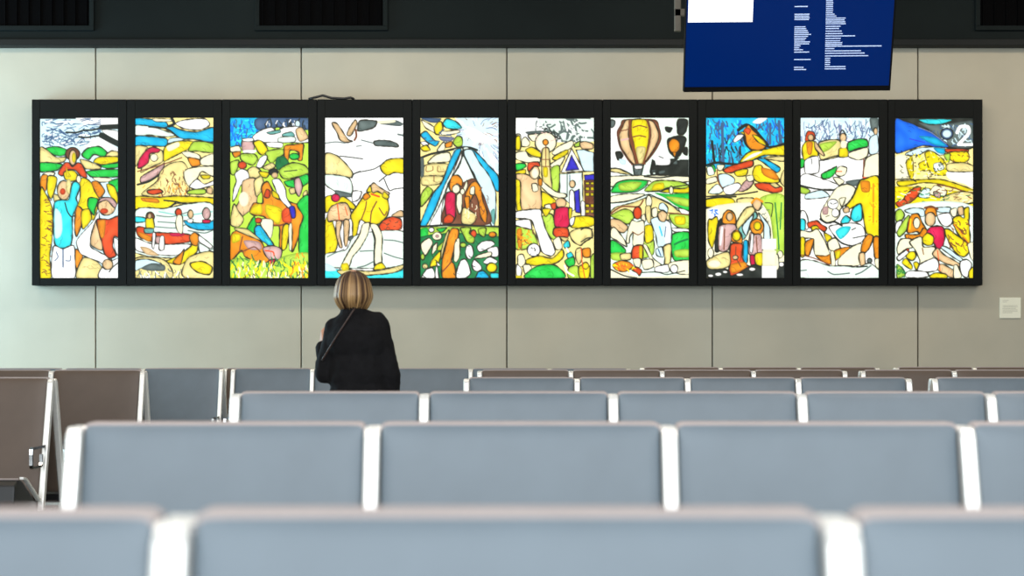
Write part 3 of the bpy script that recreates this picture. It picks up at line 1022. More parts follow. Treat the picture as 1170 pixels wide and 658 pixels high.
STEP=4.0; GX0,GX1,GY0,GY1=14,630,14,1288
NX=int((GX1-GX0)/STEP)+1; NY=int((GY1-GY0)/STEP)+1
def smooth(p,closed):
    p=np.array(p,float); n=len(p)
    if n<3: return p
    out=[]; K=5
    rng=range(n) if closed else range(n-1)
    for i in rng:
        a=p[(i-1)%n] if closed or i>0 else p[i]; b=p[i]; c=p[(i+1)%n]; d=p[(i+2)%n] if closed or i+2<n else c
        for k in range(K):
            t=k/K; out.append(b+0.4*t*(c-a)+t*t*(3*(c-b)-0.4*(2*(c-a)+(d-b)))+t**3*(-2*(c-b)+0.4*((c-a)+(d-b))))
    if not closed: out.append(p[-1])
    return np.array(out)
LEAD=(34,32,20)
PI2=math.pi
def paint(txt,seed,PAL):
    X,Y=np.meshgrid(np.linspace(GX0,GX1,NX),np.linspace(GY0,GY1,NY))
    lines=txt.strip().split('\n'); img=np.zeros((NY,NX,3)); img[:]=np.array(PAL[lines[0].strip()])
    rnd=random.Random(seed)
    def blend(sl,m,col): img[sl]=img[sl]*(1-m[...,None])+np.array(col,float)*m[...,None]
    def box(p,pad):
        x0=max(0,int((p[:,0].min()-pad-GX0)/STEP)); x1=min(NX,int((p[:,0].max()+pad-GX0)/STEP)+2)
        y0=max(0,int((p[:,1].min()-pad-GY0)/STEP)); y1=min(NY,int((p[:,1].max()+pad-GY0)/STEP)+2)
        return (slice(y0,y1),slice(x0,x1)) if x1>x0 and y1>y0 else None
    def dist(sl,p,closed):
        x=X[sl];y=Y[sl]; D=np.full(x.shape,1e9); q=list(zip(p,np.roll(p,-1,0))) if closed else list(zip(p[:-1],p[1:]))
        for a,b in q:
            d=b-a; L=float(d@d) or 1e-9; t=np.clip(((x-a[0])*d[0]+(y-a[1])*d[1])/L,0,1)
            D=np.minimum(D,np.hypot(x-a[0]-t*d[0],y-a[1]-t*d[1]))
        return D
    def stroke(p,w,col,closed=False,a=1):
        sl=box(p,w*1.5)
        if sl:
            x=X[sl];y=Y[sl]; w=w*(1+.38*np.sin(x/17+y/23)+.22*np.sin(x/7-y/11)) if closed else w
            blend(sl,np.clip((w/2-dist(sl,p,closed))/STEP+.5,0,1)*a,col)
    def fill(p,col):
        sl=box(p,STEP)
        if not sl: return
        x=X[sl];y=Y[sl]; ins=np.zeros(x.shape,bool)
        for a,b in zip(p,np.roll(p,-1,0)):
            if a[1]==b[1]: continue
            c=((a[1]>y)!=(b[1]>y))&(x<(b[0]-a[0])*(y-a[1])/(b[1]-a[1])+a[0]); ins^=c
        D=dist(sl,p,True); m=np.clip(np.where(ins,D,-D)/STEP+.5,0,1)
        lum=sum(col)/765; white=lum>.86
        ph=rnd.uniform(0,9); tn=.5+.5*np.sin(x/31+ph+1.3*np.sin(y/43+ph))*np.sin(y/37+2*ph+1.1*np.sin(x/29))
        cc=np.array(col,float); edge=np.exp(-D/(7 if white else 10))
        k=(1-(.16 if white else .36)*edge)*((.97 if white else .92)+(.03 if white else .10)*tn)
        c2=cc*k[...,None]+(255-cc)*(.10*np.clip(1-edge*1.6,0,1)*tn)[...,None]  # brush shading along the leads, with a glow painted towards pane centres
        img[sl]=img[sl]*(1-m[...,None])+c2*m[...,None]
        # brush streaks that stay inside the pane
        w_=p[:,0].max()-p[:,0].min(); h_=p[:,1].max()-p[:,1].min(); n=int(min(14,w_*h_/(5200 if white else 2600)))
        a0=rnd.uniform(0,PI2) if w_<1.3*h_ and h_<1.3*w_ else (0 if w_>h_ else PI2/2)
        for _ in range(n):
            cx=rnd.uniform(p[:,0].min(),p[:,0].max()); cy=rnd.uniform(p[:,1].min(),p[:,1].max()); a=a0+rnd.gauss(0,.3); l=rnd.uniform(20,60)
            q=np.array([(cx,cy),(cx+l*.5*math.cos(a),cy+l*.5*math.sin(a)),(cx+l*math.cos(a+.4),cy+l*math.sin(a+.4))])
            dd=np.clip((rnd.uniform(3,6)/2-dist(sl,q,False))/STEP+.5,0,1)*m*(.22 if white else .5)
            sc_=cc*.55 if not white else np.array((120,135,135.))
            img[sl]=img[sl]*(1-dd[...,None])+sc_*dd[...,None]
    for ln in lines[1:]:
        t=ln.split(); o=t[0]; col=PAL[t[1]]
        if o in 'pP':
            w=float(t[2]); p=[tuple(map(float,s.split(','))) for s in t[3:]]; p=smooth(p,True) if o=='p' else np.array(p); fill(p,col)
            if w: stroke(p,w*.85,LEAD,True,.92)
        elif o=='E':
            w=float(t[2]); cx,cy=map(float,t[3].split(',')); rx,ry=map(float,t[4].split(','))
            p=np.array([(cx+rx*math.cos(a),cy+ry*math.sin(a)) for a in np.linspace(0,2*math.pi,22)[:-1]]); fill(p,col)
            if w: stroke(p,w*.85,LEAD,True,.92)
        elif o=='L':
            stroke(smooth([tuple(map(float,s.split(','))) for s in t[3:]],False),float(t[2]),col)
        elif o=='R':
            (a,b),(c,d)=[tuple(map(float,s.split(','))) for s in t[2:4]]; fill(np.array([(a,b),(c,b),(c,d),(a,d)]),col)
        elif o=='H':
            n=int(t[2]); w=float(t[3]); L=float(t[4]); md=t[5]
            (x0,y0),(x1,y1)=[tuple(map(float,s.split(','))) for s in t[6:8]]
            for _ in range(n):
                x=rnd.uniform(x0,x1); y=rnd.uniform(y0,y1); l=L*rnd.uniform(.5,1.1)
                if md[0]=='R':
                    cx,cy=map(float,md[1:].split(',')); a=math.atan2(y-cy,x-cx)
                else:
                    k=int(md); base={1:0,2:math.pi/2,3:math.pi/2,4:-.12,5:None,6:1.9,7:1.5,8:.8}.get(k)
                    a=rnd.uniform(0,math.pi) if base is None else base+rnd.gauss(0,.35)
                b=a+rnd.gauss(0,.5)
                p=np.array([(x,y),(x+l*.5*math.cos(a),y+l*.5*math.sin(a)),(x+l*.5*(math.cos(a)+math.cos(b)),y+l*.5*(math.sin(a)+math.sin(b)))])
                p[:,0]=np.clip(p[:,0],x0-10,x1+10); p[:,1]=np.clip(p[:,1],y0-10,y1+10)
                stroke(smooth(p,False),w*rnd.uniform(.6,1.2),col)
    return img
# ---------------- ten back-lit stained glass boxes ----------------
LD=.16; FY=WALL_Y-LD
fx=lambda px:(px-CX)/F*FY
fz=lambda py:CAMZ+(CY-py)/F*FY
mg=bpy.data.materials.new('backlit_stained_glass'); mg.use_nodes=True; nt=mg.node_tree; bs=nt.nodes['Principled BSDF']
at=nt.nodes.new('ShaderNodeVertexColor'); at.layer_name='glass'
bs.inputs['Base Color'].default_value=(.02,.02,.02,1); bs.inputs['Roughness'].default_value=.3; bs.inputs['Specular IOR Level'].default_value=.03
nt.links.new(at.outputs[0],bs.inputs['Emission Color']); bs.inputs['Emission Strength'].default_value=1.3
TITLES=["back-lit glass picture of a red-shawled woman, blue-coated child and man in orange scarf",
"back-lit glass picture of a bay with red and blue boats under yellow hills",
"back-lit glass picture of riders, orange horses and a long-grass meadow",
"back-lit glass picture of a yellow-coated figure striding in white snow behind the woman",
"back-lit glass picture of a couple inside a blue and white tent",
"back-lit glass picture of a footballer, windmill and house with blue windows",
"back-lit glass picture of a striped hot-air balloon over green hills",
"back-lit glass picture of an orange bird above a hooded family",
"back-lit glass picture of snow with a tall figure in yellow coat",
"back-lit glass picture with a deep blue sky and couple seated in a field"]
XP=[46,155,263.5,372,481,590,698.5,807.5,915.5,1023.5]
edges=[36]+[144.8+108.72*k for k in range(9)]+[1123]
for i,txt in enumerate(ART):
    x0,x1=fx(edges[i])+.002,fx(edges[i+1])-.002; z0,z1=fz(326),fz(113.5)
    t=thing('stained_glass_box',TITLES[i],'light box',((x0+x1)/2,FY,z0),'row of back-lit stained glass boxes')
    cx=(x0+x1)/2
    gx0=fx(XP[i]-.5)-cx; gx1=fx(XP[i]+88.5)-cx; gz0=fz(317.5)-z0; gz1=fz(134.5)-z0; X0=x0-cx; X1=x1-cx; H=z1-z0
    b=bmesh.new()
    box(b,X0,gx0,0,LD,0,H,.004,1); box(b,gx1,X1,0,LD,0,H,.004,1); box(b,gx0-.004,gx1+.004,0.001,LD,0,gz0,.004,1); box(b,gx0-.004,gx1+.004,0.001,LD,gz1,H,.004,1)
    box(b,gx0-.01,gx1+.01,.06,LD,gz0-.01,gz1+.01)
    mesh_obj('frame',b,M['frame'],t)
    img=paint(txt,i,PAL)/255.0
    L=np.where(img<=.04045,img/12.92,((img+.055)/1.055)**2.4)
    xs=np.linspace(gx0,gx1,NX); zs=np.linspace(gz1,gz0,NY)
    XX,ZZ=np.meshgrid(xs,zs); co=np.stack([XX,np.full_like(XX,.012),ZZ],-1).reshape(-1,3)
    idx=np.arange(NX*NY).reshape(NY,NX)
    q=np.stack([idx[:-1,:-1],idx[1:,:-1],idx[1:,1:],idx[:-1,1:]],-1).reshape(-1,4)
    me=bpy.data.meshes.new('glass_picture'); me.vertices.add(NX*NY); me.vertices.foreach_set('co',co.ravel().astype('f4'))
    me.loops.add(q.size); me.loops.foreach_set('vertex_index',q.ravel().astype('i4'))
    me.polygons.add(len(q)); me.polygons.foreach_set('loop_start',np.arange(0,q.size,4,dtype='i4'))
    me.update(calc_edges=True)
    ca=me.color_attributes.new('glass','FLOAT_COLOR','POINT')
    ca.data.foreach_set('color',np.concatenate([L.reshape(-1,3),np.ones((NX*NY,1))],1).ravel().astype('f4'))
    me.materials.append(mg); g=bpy.data.objects.new('glass_picture',me); COL.objects.link(g); g.parent=t
    g['label']='glowing coloured glass picture with dark leading'
# cable lying on top of the boxes
b=bmesh.new(); zt=fz(113.5)+.012
tube(b,[(fx(352),FY+.05,zt),(fx(360),FY+.04,zt+.015),(fx(368),FY+.05,zt+.035),(fx(378),FY+.05,zt+.01),(fx(392),FY+.06,zt+.005),(fx(400),FY+.05,zt+.014),(fx(404),FY+.06,zt)],.012,8)
o=mesh_obj('cable',b,M['black'],smooth=True); o['label']='short black cable lying on top of the third and fourth light boxes'; o['category']='cable'
# plaque
pc=P(1154,363.5,WALL_Y); s=WALL_Y/F
t=thing('wall_plaque','small cream information plaque on the wall right of the light boxes','plaque',(pc.x,WALL_Y,pc.z))
b=bmesh.new(); box(b,-12*s,12*s,-.012,0,0,23.5*s,.002,1); mesh_obj('plate',b,M['plaque'],t)
b=bmesh.new()
for k,(z,wd) in enumerate(((20,7),(18.2,5),(14,9),(12.4,9),(10.8,8),(9.2,9),(7.6,9),(6,6))):
    box(b,-9*s,(-9+wd*1.9 if k>1 else -9+wd)*s,-.0135,-.012,z*s,(z+.6)*s)
mesh_obj('printed_lines',b,M['ink'],t)
# ---------------- hanging screen ----------------
TD=10.0; sc=F/TD; tp=P(898.5,104,TD)
t=thing('information_screen','large blue information screen hanging from the ceiling, tilted down','screen',tp)
t.rotation_euler=(math.radians(17),math.radians(-.45),math.radians(0))
S=1/sc; HW=118*S; TH=.84
ms=mat('screen_blue',(0,20,70),.2,0,emit=((0,27,80),1.0),spec=.05); mwh=mat('screen_white',(200,200,200),.3,emit=((255,255,255),1.3)); mtx_=mat('screen_text',(150,170,200),.3,emit=((190,208,240),1.0))
b=bmesh.new(); box(b,-HW,HW,-.02,.03,0,TH,.004,1); mesh_obj('housing',b,mat('black_housing',(5,5,6),.5,spec=.1),t)
b=bmesh.new(); box(b,-HW*.55,HW*.55,.03,.075,.12,TH-.15,.01,1); mesh_obj('rear_cover',b,M['black'],t)
b=bmesh.new(); box(b,-HW+.008,HW-.014,-.022,-.019,.035,TH-.012); mesh_obj('display',b,ms,t)
b=bmesh.new(); box(b,(783.5-898.5)*S,(856-898.5)*S,-.0235,-.0225,(104-25.5)*S*.995,TH-.05); mesh_obj('white_window',b,mwh,t)
b=bmesh.new(); rnd=random.Random(3)
TS,TC=math.sin(math.radians(17)),math.cos(math.radians(17)); Z0=tp.z-CAMZ
def on_screen(px,py):
    q=CY-py; v=(q*TD/F-Z0)/(TC+q*TS/F); return (px-CX)/F*(TD-v*TS)-tp.x, v
def line(x,y,wd):
    # x,y,wd in pixels of the photo's close-up (5.985 px per photo px)
    px=895+x/5.985; py=y/5.985; X,z=on_screen(px,py); e=X+wd/5.985*S
    while X<e:
        w_=rnd.uniform(.35,1.0)*S; box(b,X,min(X+w_,e),-.0235,-.0225,z-.6*S*rnd.uniform(.8,1),z+.6*S*rnd.uniform(.7,1)); X+=w_+.16*S
for y,wd in ((43,88),(96,100),(108,98),(120,102),(132,96),(182,75),(195,80),(208,90),(221,96),(234,112),(247,92),(260,80),(272,72),(285,106),(298,100),(311,42),(325,34),(338,60),(354,102),(405,112),(458,64),(473,82)): line(78-8*y/480,y,wd)
for y,wd in ((5,46),(18,48),(31,46),(44,48),(57,46),(70,48),(84,46),(97,58),(110,70),(124,134),(137,126),(150,132),(163,134),(180,100),(195,90),(213,108),(230,116),(246,200),(262,104),(279,100),(292,114),(304,112),(316,380),(332,62),(348,242),(364,268),(382,292),(398,36),(412,34),(426,36),(440,34),(455,140),(470,142)): line(293-13*y/480,y,wd)
mesh_obj('text_lines',b,mtx_,t)
# drop pole and bracket behind the screen, in world space under the ceiling
b=bmesh.new(); box(b,-.03,.03,.17,.23,.35,ZC-tp.z+.02,.004,1); box(b,-.2,.2,.10,.20,.30,.62,.006,1)
o=mesh_obj('ceiling_pole',b,M['black'],t); o.rotation_euler=(0,0,0)
o.matrix_parent_inverse=t.rotation_euler.to_matrix().to_4x4().inverted()
b=bmesh.new(); q0=P(770.5,36,TD+.2)-tp; q1=P(778,36,TD+.2)-tp
box(b,q0.x,q1.x,.19,.215,q0.z,ZC-tp.z,.004,1); box(b,q0.x,0,.19,.21,.55,.6,.003,1)
o=mesh_obj('side_bracket',b,mat('grey_bracket',(110,104,92),.5),t); o.matrix_parent_inverse=t.rotation_euler.to_matrix().to_4x4().inverted()
# ---------------- linked waiting seats ----------------
PITCH=.64; FW=.034; TAN=math.tan(math.radians(14))
def back_panel(w,zt,side):        # local: x centred, front face top at y=0, camera side is -y
    b=bmesh.new(); R=.022; nx,nz=14,14; z0=.40; th=.03
    # rounded-corner padded sheet
    def P2(u,v):
        z=z0+(zt-z0)*v; x=(u-.5)*w
        r=.014
        if zt-z<r:
            k=math.sqrt(max(0,r*r-(r-(zt-z))**2)); lim=w/2-r+k; x=x/(w/2)*lim if lim<w/2 else x
        return x,z
    us=[0,.006,.02,.05,.12,.25,.4,.6,.75,.88,.95,.98,.994,1]; vs=[0,.03,.1,.25,.45,.65,.82,.92,.955,.975,.986,.994,1]
    grid=[]
    for v in vs:
        row=[]
        for u in us:
            x,z=P2(u,v); e=min(u,1-u)*w; et=(1-v)*(zt-z0)
            pad=-.010*(1-math.exp(-e/.02))*(1-math.exp(-et/.015))
            curve=.010*math.sin(v*PI)
            row.append(b.verts.new((x,-(zt-z)*TAN+pad+.010+curve,z)))
        grid.append(row)
    rear=[[b.verts.new((q.co.x,-(zt-q.co.z)*TAN+th,q.co.z)) for q in row] for row in grid]
    n=len(us); m=len(vs)
    for j in range(m-1):
        for i in range(n-1):
            b.faces.new((grid[j][i],grid[j][i+1],grid[j+1][i+1],grid[j+1][i])); b.faces.new((rear[j][i],rear[j+1][i],rear[j+1][i+1],rear[j][i+1]))
    for j in range(m-1):
        b.faces.new((grid[j][0],grid[j+1][0],rear[j+1][0],rear[j][0])); b.faces.new((grid[j][n-1],rear[j][n-1],rear[j+1][n-1],grid[j+1][n-1]))
    for i in range(n-1):
        b.faces.new((grid[m-1][i],grid[m-1][i+1],rear[m-1][i+1],rear[m-1][i])); b.faces.new((grid[0][i],rear[0][i],rear[0][i+1],grid[0][i+1]))
    bmesh.ops.recalc_face_normals(b,faces=b.faces)
    return b
def lip_highlight(w,zt):  # pale tube along the rounded top lip, a highlight put into the colour
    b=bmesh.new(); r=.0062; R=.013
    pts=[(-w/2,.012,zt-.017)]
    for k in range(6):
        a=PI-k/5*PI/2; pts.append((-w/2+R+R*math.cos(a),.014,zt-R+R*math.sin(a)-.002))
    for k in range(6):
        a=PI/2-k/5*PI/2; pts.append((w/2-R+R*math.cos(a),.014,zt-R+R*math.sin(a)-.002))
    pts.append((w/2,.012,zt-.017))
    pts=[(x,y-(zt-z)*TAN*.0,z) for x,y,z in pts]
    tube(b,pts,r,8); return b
def seat_pan(w,zt):
    yb=-(zt-.40)*TAN
    b=bmesh.new(); prism(b,[(yb+.01,.385),(yb-.05,.395),(yb-.27,.525),(yb-.33,.535),(yb-.39,.51),(yb-.405,.42),(yb-.38,.36),(yb-.30,.33),(yb-.08,.325),(yb+.01,.34)],-w/2,w/2,.008); return b
def seat_edge(w,zt):  # pale tube that paints the highlight along the seat front
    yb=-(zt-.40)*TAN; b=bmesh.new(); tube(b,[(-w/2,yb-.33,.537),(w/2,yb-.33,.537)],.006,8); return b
def pan_side(zt):
    yb=-(zt-.40)*TAN
    b=bmesh.new(); prism(b,[(yb+.02,.395),(yb-.05,.408),(yb-.27,.54),(yb-.33,.55),(yb-.33,.535),(yb-.27,.525),(yb-.05,.39),(yb+.02,.38)],-.012,.012,.003); return b
def side_frame(zt):
    b=bmesh.new(); h=zt-.004
    def y(z): return -(zt-z)*TAN
    pts=[(y(.33)-.012,.33)]
    pts+=[(y(h-.02)-.012,h-.02),(y(h)-.004,h-.004),(y(h)+.006,h),(y(h)+.020,h-.002),(y(h)+.026,h-.012),(y(.33)+.03,.33)]
    t=bmesh.new(); 
    prism(b,pts,-FW/2,FW/2,.006); return b
def arm(zt):
    b=bmesh.new(); yb=-(zt-.69)*TAN; w=.009
    o=[(yb,.70),(yb-.24,.70),(yb-.255,.69),(yb-.258,.66),(yb-.258,.60),(yb-.25,.585),(yb-.235,.578),(yb-.09,.578),(yb-.075,.585),(yb-.07,.60),(yb-.07,.65),(yb-.083,.65),(yb-.083,.602),(yb-.095,.591),(yb-.232,.591),(yb-.243,.60),(yb-.243,.66),(yb-.238,.685),(yb,.685)]
    t=bmesh.new(); a=[t.verts.new((-w,y,z)) for y,z in o]; c=[t.verts.new((w,y,z)) for y,z in o]; n=len(o)
    t.faces.new(a); t.faces.new(c[::-1])
    for i in range(n): t.faces.new((a[i],c[i],c[(i+1)%n],a[(i+1)%n]))
    bmesh.ops.recalc_face_normals(t,faces=t.faces); add(b,t); return b
cache={}
def shared(key,fn,m,smooth=False):
    if key not in cache:
        o=mesh_obj(key[0],fn(),m,smooth=smooth); cache[key]=o.data; bpy.data.objects.remove(o)
    return cache[key]
def place(name,me,parent,x,flip,sep,zz=0):
    o=bpy.data.objects.new(name,me); COL.objects.link(o); o.parent=parent
    if flip: o.rotation_euler=(0,0,PI); o.location=(x,sep,zz)
    else: o.location=(x,0,zz)
    return o
def bench(name_label,d,zt,pxstart,n,m,side=None):
    x0=(pxstart-CX)/F*d
    cx=x0+n*PITCH/2; t=thing('linked_seats',name_label,'seats',(cx,d,0),'rows of linked waiting seats')
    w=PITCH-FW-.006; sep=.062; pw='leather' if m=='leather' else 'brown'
    for flip in (False,True):
        for k in range(n):
            x=x0+(k+.5)*PITCH-cx
            place('backrest',shared(('backrest',zt,m),lambda:back_panel(w,zt,0),M[m],True),t,x,flip,sep)
            place('lip_highlight',shared(('lip_highlight',zt),lambda:lip_highlight(w,zt),M['trim'],True),t,x,flip,sep)
            place('seat',shared(('seat',zt,m),lambda:seat_pan(w,zt),M['black']),t,x,flip,sep)
            place('seat_highlight',shared(('seat_highlight',zt),lambda:seat_edge(w,zt),M['trim'],True),t,x,flip,sep)
        for k in range(n+1):
            x=x0+k*PITCH-cx
            place('side_frame',shared(('side_frame',zt),lambda:side_frame(zt),M['alu']),t,x,flip,sep)
            place('armrest',shared(('armrest',zt),lambda:arm(zt),M['chrome']),t,x,flip,sep)
        for k in (0,n):
            s_=1 if k==0 else -1
            place('seat_rail',shared(('seat_rail',zt),lambda:pan_side(zt),M['alu']),t,x0+k*PITCH-cx+s_*.004,flip,sep)
    yl=sep/2
    b=bmesh.new(); box(b,-n*PITCH/2-.02,n*PITCH/2+.02,yl-.05,yl+.05,.26,.335,.006,1); mesh_obj('beam',b,M['black'],t)
    for k in range(n):
        x=x0+(k+.5)*PITCH-cx; b=bmesh.new(); box(b,x-.03,x+.03,yl-.36,yl+.36,.325,.372,.004,1); mesh_obj('seat_bracket',b,M['black'],t)
    for sx in ((-1,1) if n>1 else (0,)):
        x=sx*(n*PITCH/2-.34); b=bmesh.new()
        box(b,x-.03,x+.03,yl-.03,yl+.03,.03,.27,.004,1); box(b,x-.035,x+.035,yl-.34,yl+.34,.0,.035,.012,2); mesh_obj('leg',b,M['alu'],t)
    return t
D=lambda pitch:F*PITCH/pitch
bench('nearest row of grey-blue linked seats, out of focus along the bottom edge',D(764),1.106,197-764*2,5,'leather')
bench('second row of grey-blue linked seats from the camera',D(339.3),1.099,86,5,'leather')
bench('third row of grey-blue linked seats, just below the woman',D(215.7),1.108,269,6,'leather')
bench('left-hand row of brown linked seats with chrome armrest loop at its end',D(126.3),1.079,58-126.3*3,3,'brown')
bench('fourth row of grey-blue linked seats, right of the woman, four seats before its gap',D(126.3),1.079,533,4,'leather')
bench('grey-blue linked seats in the fourth row, at the right edge of the photo',D(126.3),1.079,1068,4,'leather')
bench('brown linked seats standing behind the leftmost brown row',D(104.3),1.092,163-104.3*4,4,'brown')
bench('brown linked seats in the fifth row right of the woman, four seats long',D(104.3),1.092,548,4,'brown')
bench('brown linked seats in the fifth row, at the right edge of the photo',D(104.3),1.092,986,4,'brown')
bench('grey-blue linked seats left of a narrow gap in the back row',D(90.4),1.078,253-90.4*3,3,'leather')
bench('long back row of grey-blue linked seats standing behind the woman',D(90.4),1.078,266.5,5,'leather')
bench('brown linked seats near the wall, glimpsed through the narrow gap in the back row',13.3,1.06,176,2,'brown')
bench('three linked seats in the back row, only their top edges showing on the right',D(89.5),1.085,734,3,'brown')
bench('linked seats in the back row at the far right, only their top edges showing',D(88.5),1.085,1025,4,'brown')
# ---------------- woman in black seen from behind ----------------
WD=7.6; ws=F/WD
wp=lambda X,Y,dy=0: Vector(((340+X/3.871-CX)/ws+.772, dy, CAMZ+(CY-290-Y/3.871)/ws))    # X,Y in the close-up of her
def cap(bm,a,b_,r0,r1,sx=1,n=16):
    a=Vector(a); b_=Vector(b_)
    for p,r in ((a,r0),(b_,r1)):
        t=bmesh.new(); bmesh.ops.create_uvsphere(t,u_segments=n,v_segments=n//2,radius=r); bmesh.ops.translate(t,vec=p,verts=t.verts); add(bm,t)
    if (b_-a).length>1e-4:
        t=bmesh.new(); L=(b_-a).length; bmesh.ops.create_cone(t,cap_ends=True,segments=n,radius1=r0,radius2=r1,depth=L)
        m=Matrix.Translation((a+b_)/2)@(b_-a).to_track_quat('Z','Y').to_matrix().to_4x4(); bmesh.ops.transform(t,matrix=m,verts=t.verts); add(bm,t)
def ell(bm,c,r,rot=(0,0,0)):
    t=bmesh.new(); bmesh.ops.create_uvsphere(t,u_segments=24,v_segments=16,radius=1)
    from mathutils import Euler
    m=Matrix.Translation(c)@Euler(rot).to_matrix().to_4x4()@Matrix.Diagonal((r[0],r[1],r[2],1)); bmesh.ops.transform(t,matrix=m,verts=t.verts); add(bm,t)
def fuse(o,vox,sm=6):
    r=o.modifiers.new('r','REMESH'); r.mode='VOXEL'; r.voxel_size=vox; r.use_smooth_shade=True
    s=o.modifiers.new('s','SMOOTH'); s.factor=.5; s.iterations=sm
pt=thing('person','woman with a blonde bob in a black jacket, seen from behind before the pictures','person',(-.772,WD,0))
hx=wp(247,0).x; hz=1.545
shL=Vector((wp(176,0).x,0,1.350)); shR=Vector((wp(345,0).x,0.0,1.372))
elL=Vector((wp(122,0).x,.0,1.125)); haL=Vector((wp(101,0).x,.12,1.255))
elR=Vector((wp(405,0).x,-.01,1.115)); haR=Vector((wp(418,0).x,.05,.885))
tx=wp(268,0).x
b=bmesh.new()   # one continuous body
ell(b,(hx,.0,hz+.012),(.073,.092,.098)); ell(b,(hx+.004,.035,hz-.045),(.055,.062,.065)); ell(b,(hx+.006,.088,hz-.105+.02),(.022,.018,.018))
cap(b,(hx+.004,.098,hz+.01),(hx+.005,.112,hz-.025),.009,.014); ell(b,(hx+.005,.09,hz-.052),(.024,.012,.009))
for s_ in (-1,1): ell(b,(hx+s_*.074,.0,hz-.01),(.010,.02,.032))
cap(b,(hx,-.005,hz-.05),(tx-.02,-.005,1.38),.05,.055)
cap(b,shL,(tx,0,1.36),.045,.06); cap(b,shR,(tx,0,1.36),.045,.06)
ell(b,(tx,0,1.27),(.145,.095,.16)); ell(b,(tx,0,1.08),(.125,.09,.16)); ell(b,(tx,-.01,.93),(.155,.11,.12))
cap(b,shL,elL,.045,.036); cap(b,elL,haL,.036,.024); cap(b,shR,elR,.045,.036); cap(b,elR,haR,.036,.024)
for s_ in (-1,1):
    hp=(tx+s_*.085,0,.90); kn=(tx+s_*.09,.015,.48); an=(tx+s_*.095,-.01,.09)
    cap(b,hp,kn,.075,.05); cap(b,kn,an,.05,.034); cap(b,an,(tx+s_*.10,.11,.045),.034,.026)
def hand(b,wr,d,palm_n,thumb_side,curl):
    d=Vector(d).normalized(); n=Vector(palm_n).normalized(); s=d.cross(n).normalized()*thumb_side
    pc=Vector(wr)+d*.045
    for k in range(4):
        off=s*(.026-.0175*k); cap(b,Vector(wr)+off*.6+d*.01,Vector(wr)+off+d*.078,.012,.010,n=10)
        L=(.040,.045,.042,.033)[k]; p=Vector(wr)+off+d*.08; dd=d
        for j in range(3):
            dd=(dd*math.cos(curl)+n*math.sin(curl)).normalized() if j==0 else (dd*math.cos(curl)+ (n*math.cos(curl*j)-d*math.sin(curl*j))*math.sin(curl)).normalized()
            q=p+dd*L*(.9,.6,.45)[j]; cap(b,p,q,.0085-.0008*j,.0078-.0008*j,n=10); p=q
    p=Vector(wr)+s*.024+d*.02; q=p+(s*.7+d*.6+n*.3).normalized()*.04; cap(b,p,q,.012,.0095,n=10); cap(b,q,q+(d*.9+n*.5+s*.1).normalized()*.03,.0095,.008,n=10)
hand(b,haR+Vector((0,.006,-.02)),(0.02,.12,-1),(-1,0,0),-1,.35)
hand(b,haL+Vector((0,.02,.016)),(-.22,.7,.6),(.9,.3,0),1,.6)
body=mesh_obj('body',b,M['skin'],pt,True); fuse(body,.0038,3)
b=bmesh.new()
for s_ in (-1,1): ell(b,(hx+.004+s_*.027,.080,hz+.012),(.011,.010,.006))
eyes=mesh_obj('eyes',b,M['eye'],pt,True)
b=bmesh.new()
for s_ in (-1,1): ell(b,(hx+.004+s_*.027,.0885,hz+.013),(.0045,.0025,.0045))
mesh_obj('irises',b,M['strap'],eyes,True)
b=bmesh.new()   # jacket
ell(b,(tx,-.005,1.29),(.168,.125,.155)); ell(b,(tx+.005,-.01,1.12),(.160,.122,.20)); ell(b,(tx+.012,-.012,.96),(.180,.135,.20))
cap(b,shL+Vector((.01,0,-.005)),(tx-.03,-.01,1.385),.072,.078); cap(b,shR+Vector((-.01,0,-.005)),(tx-.01,-.01,1.385),.072,.078)
cap(b,(hx+.002,-.012,1.40),(hx,-.008,1.435),.075,.066)
cap(b,shL,elL,.066,.054); cap(b,elL,haL,.054,.036); cap(b,shR,elR,.072,.058); cap(b,elR,haR,.058,.042)
jk=mesh_obj('jacket',b,M['jacket'],pt,True); fuse(jk,.008,8)
dt=bpy.data.textures.new('cloth_folds','CLOUDS'); dt.noise_scale=.09
dm=jk.modifiers.new('d','DISPLACE'); dm.texture=dt; dm.strength=.022; dm.mid_level=.5; dm.texture_coords='LOCAL'
b=bmesh.new()   # trousers
ell(b,(tx,-.01,.90),(.168,.125,.13))
for s_ in (-1,1):
    cap(b,(tx+s_*.085,0,.88),(tx+s_*.09,.012,.48),.092,.068); cap(b,(tx+s_*.09,.012,.48),(tx+s_*.095,-.01,.11),.068,.055)
tr=mesh_obj('trousers',b,M['jeans'],pt,True); fuse(tr,.009,4)
for s_ in (-1,1):
    b=bmesh.new(); cap(b,(tx+s_*.095,-.025,.05),(tx+s_*.105,.12,.04),.05,.04); ell(b,(tx+s_*.10,.05,.028),(.048,.13,.028)); o=mesh_obj('shoe',b,M['shoe'],pt,True); fuse(o,.007,3)
# bag strap across the back
b=bmesh.new(); pts=[]
for k in range(15):
    u=k/14; X=265+(118-265)*u; Y=240+(470-240)*u; p=wp(X,Y); pts.append((p.x,-.135+.05*u*u+.03*(1-u)**3,p.z))
tube(b,pts,.005,6); mesh_obj('bag_strap',b,M['strap'],pt,True)
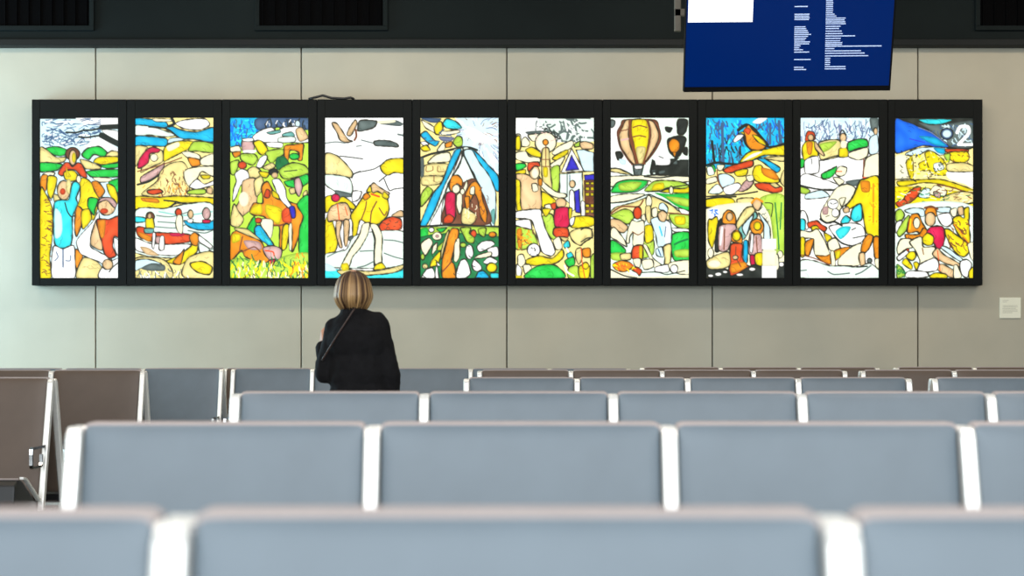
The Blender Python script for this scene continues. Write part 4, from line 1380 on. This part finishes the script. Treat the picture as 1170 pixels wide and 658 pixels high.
# hair: a flared bob with combed locks
mh=mat('blonde_hair',(190,150,100),.45,0,(1,.1,(1,1,1))); nt=mh.node_tree; bs=nt.nodes['Principled BSDF']
mh.node_tree.nodes['Principled BSDF'].inputs['Roughness'].default_value=.5; at=nt.nodes.new('ShaderNodeVertexColor'); at.layer_name='strand'; nt.links.new(at.outputs[0],bs.inputs['Base Color'])
rnd=random.Random(11); NA,NV=230,34; zt_=1.27+(394-308.5)/ws; zb=1.27+(394-352)/ws
hcx=wp(0,0).x+ (403.6-340)/ws; Hh=zt_-zb
strand=[rnd.random() for _ in range(NA)]
strand=[(strand[i-2]+2*strand[i-1]+3*strand[i]+2*strand[(i+1)%NA])/8 for i in range(NA)]
lump=[.5+.5*math.sin(i*2*PI/NA*17+2*math.sin(i*2*PI/NA*5)) for i in range(NA)]
prof=[(0,0),(.01,.14),(.03,.30),(.09,.52),(.16,.65),(.24,.75),(.39,.87),(.54,.95),(.66,1.0),(.74,.98),(.82,.91),(.91,.77),(1.0,.55)]
def pr(v):
    for (a,ra),(c,rc) in zip(prof[:-1],prof[1:]):
        if v<=c: return ra+(rc-ra)*(v-a)/(c-a)
    return prof[-1][1]
b=bmesh.new(); lay=b.verts.layers.float_color.new('strand'); rings=[]
for j in range(NV+1):
    v=(j/NV)**1.3; ring=[]
    for i in range(NA):
        a=2*PI*i/NA; cx_,sy_=math.cos(a),math.sin(a)       # sy>0 faces the pictures
        r=pr(v); front=max(0,sy_)
        vv=v*(1-.74*min(1,front*1.15)**3)                           # fringe shorter over the face
        r=pr(vv)*(1+.022*(lump[i]-.5)*min(1,v*2)+.06*(strand[i]-.5)*min(1,v*3)); zz=zt_-Hh*vv
        end=(.012*math.sin(i*.9)+.008*math.sin(i*2.3))*(v**6)
        x=hcx+.104*r*cx_*(1+.03*math.sin(7*v)); y=.004+.118*r*sy_
        q=b.verts.new((x,y,zz+end)); 
        s_=strand[i]*1.35+.10*lump[i]+.20*v-.42+(.34 if cx_<-.62 else 0)+(.10 if cx_>.7 else 0)
        root=max(0,1-v*2.4); s_=max(0,min(1,(s_-.25)*1.5))-root*.5; s_=max(0,s_)
        dark=np.array(lin((66,40,22))); lt=np.array(lin((200,158,104))); c_=dark+(lt-dark)*s_**1.25
        q[lay]=(float(c_[0]),float(c_[1]),float(c_[2]),1); ring.append(q)
    rings.append(ring)
for A,B in zip(rings[:-1],rings[1:]):
    for i in range(NA): b.faces.new((A[i],A[(i+1)%NA],B[(i+1)%NA],B[i]))
b.faces.new(rings[0]); bmesh.ops.recalc_face_normals(b,faces=b.faces)
hair=mesh_obj('hair',b,mh,pt,True); so=hair.modifiers.new('s','SOLIDIFY'); so.thickness=.012; so.offset=-1
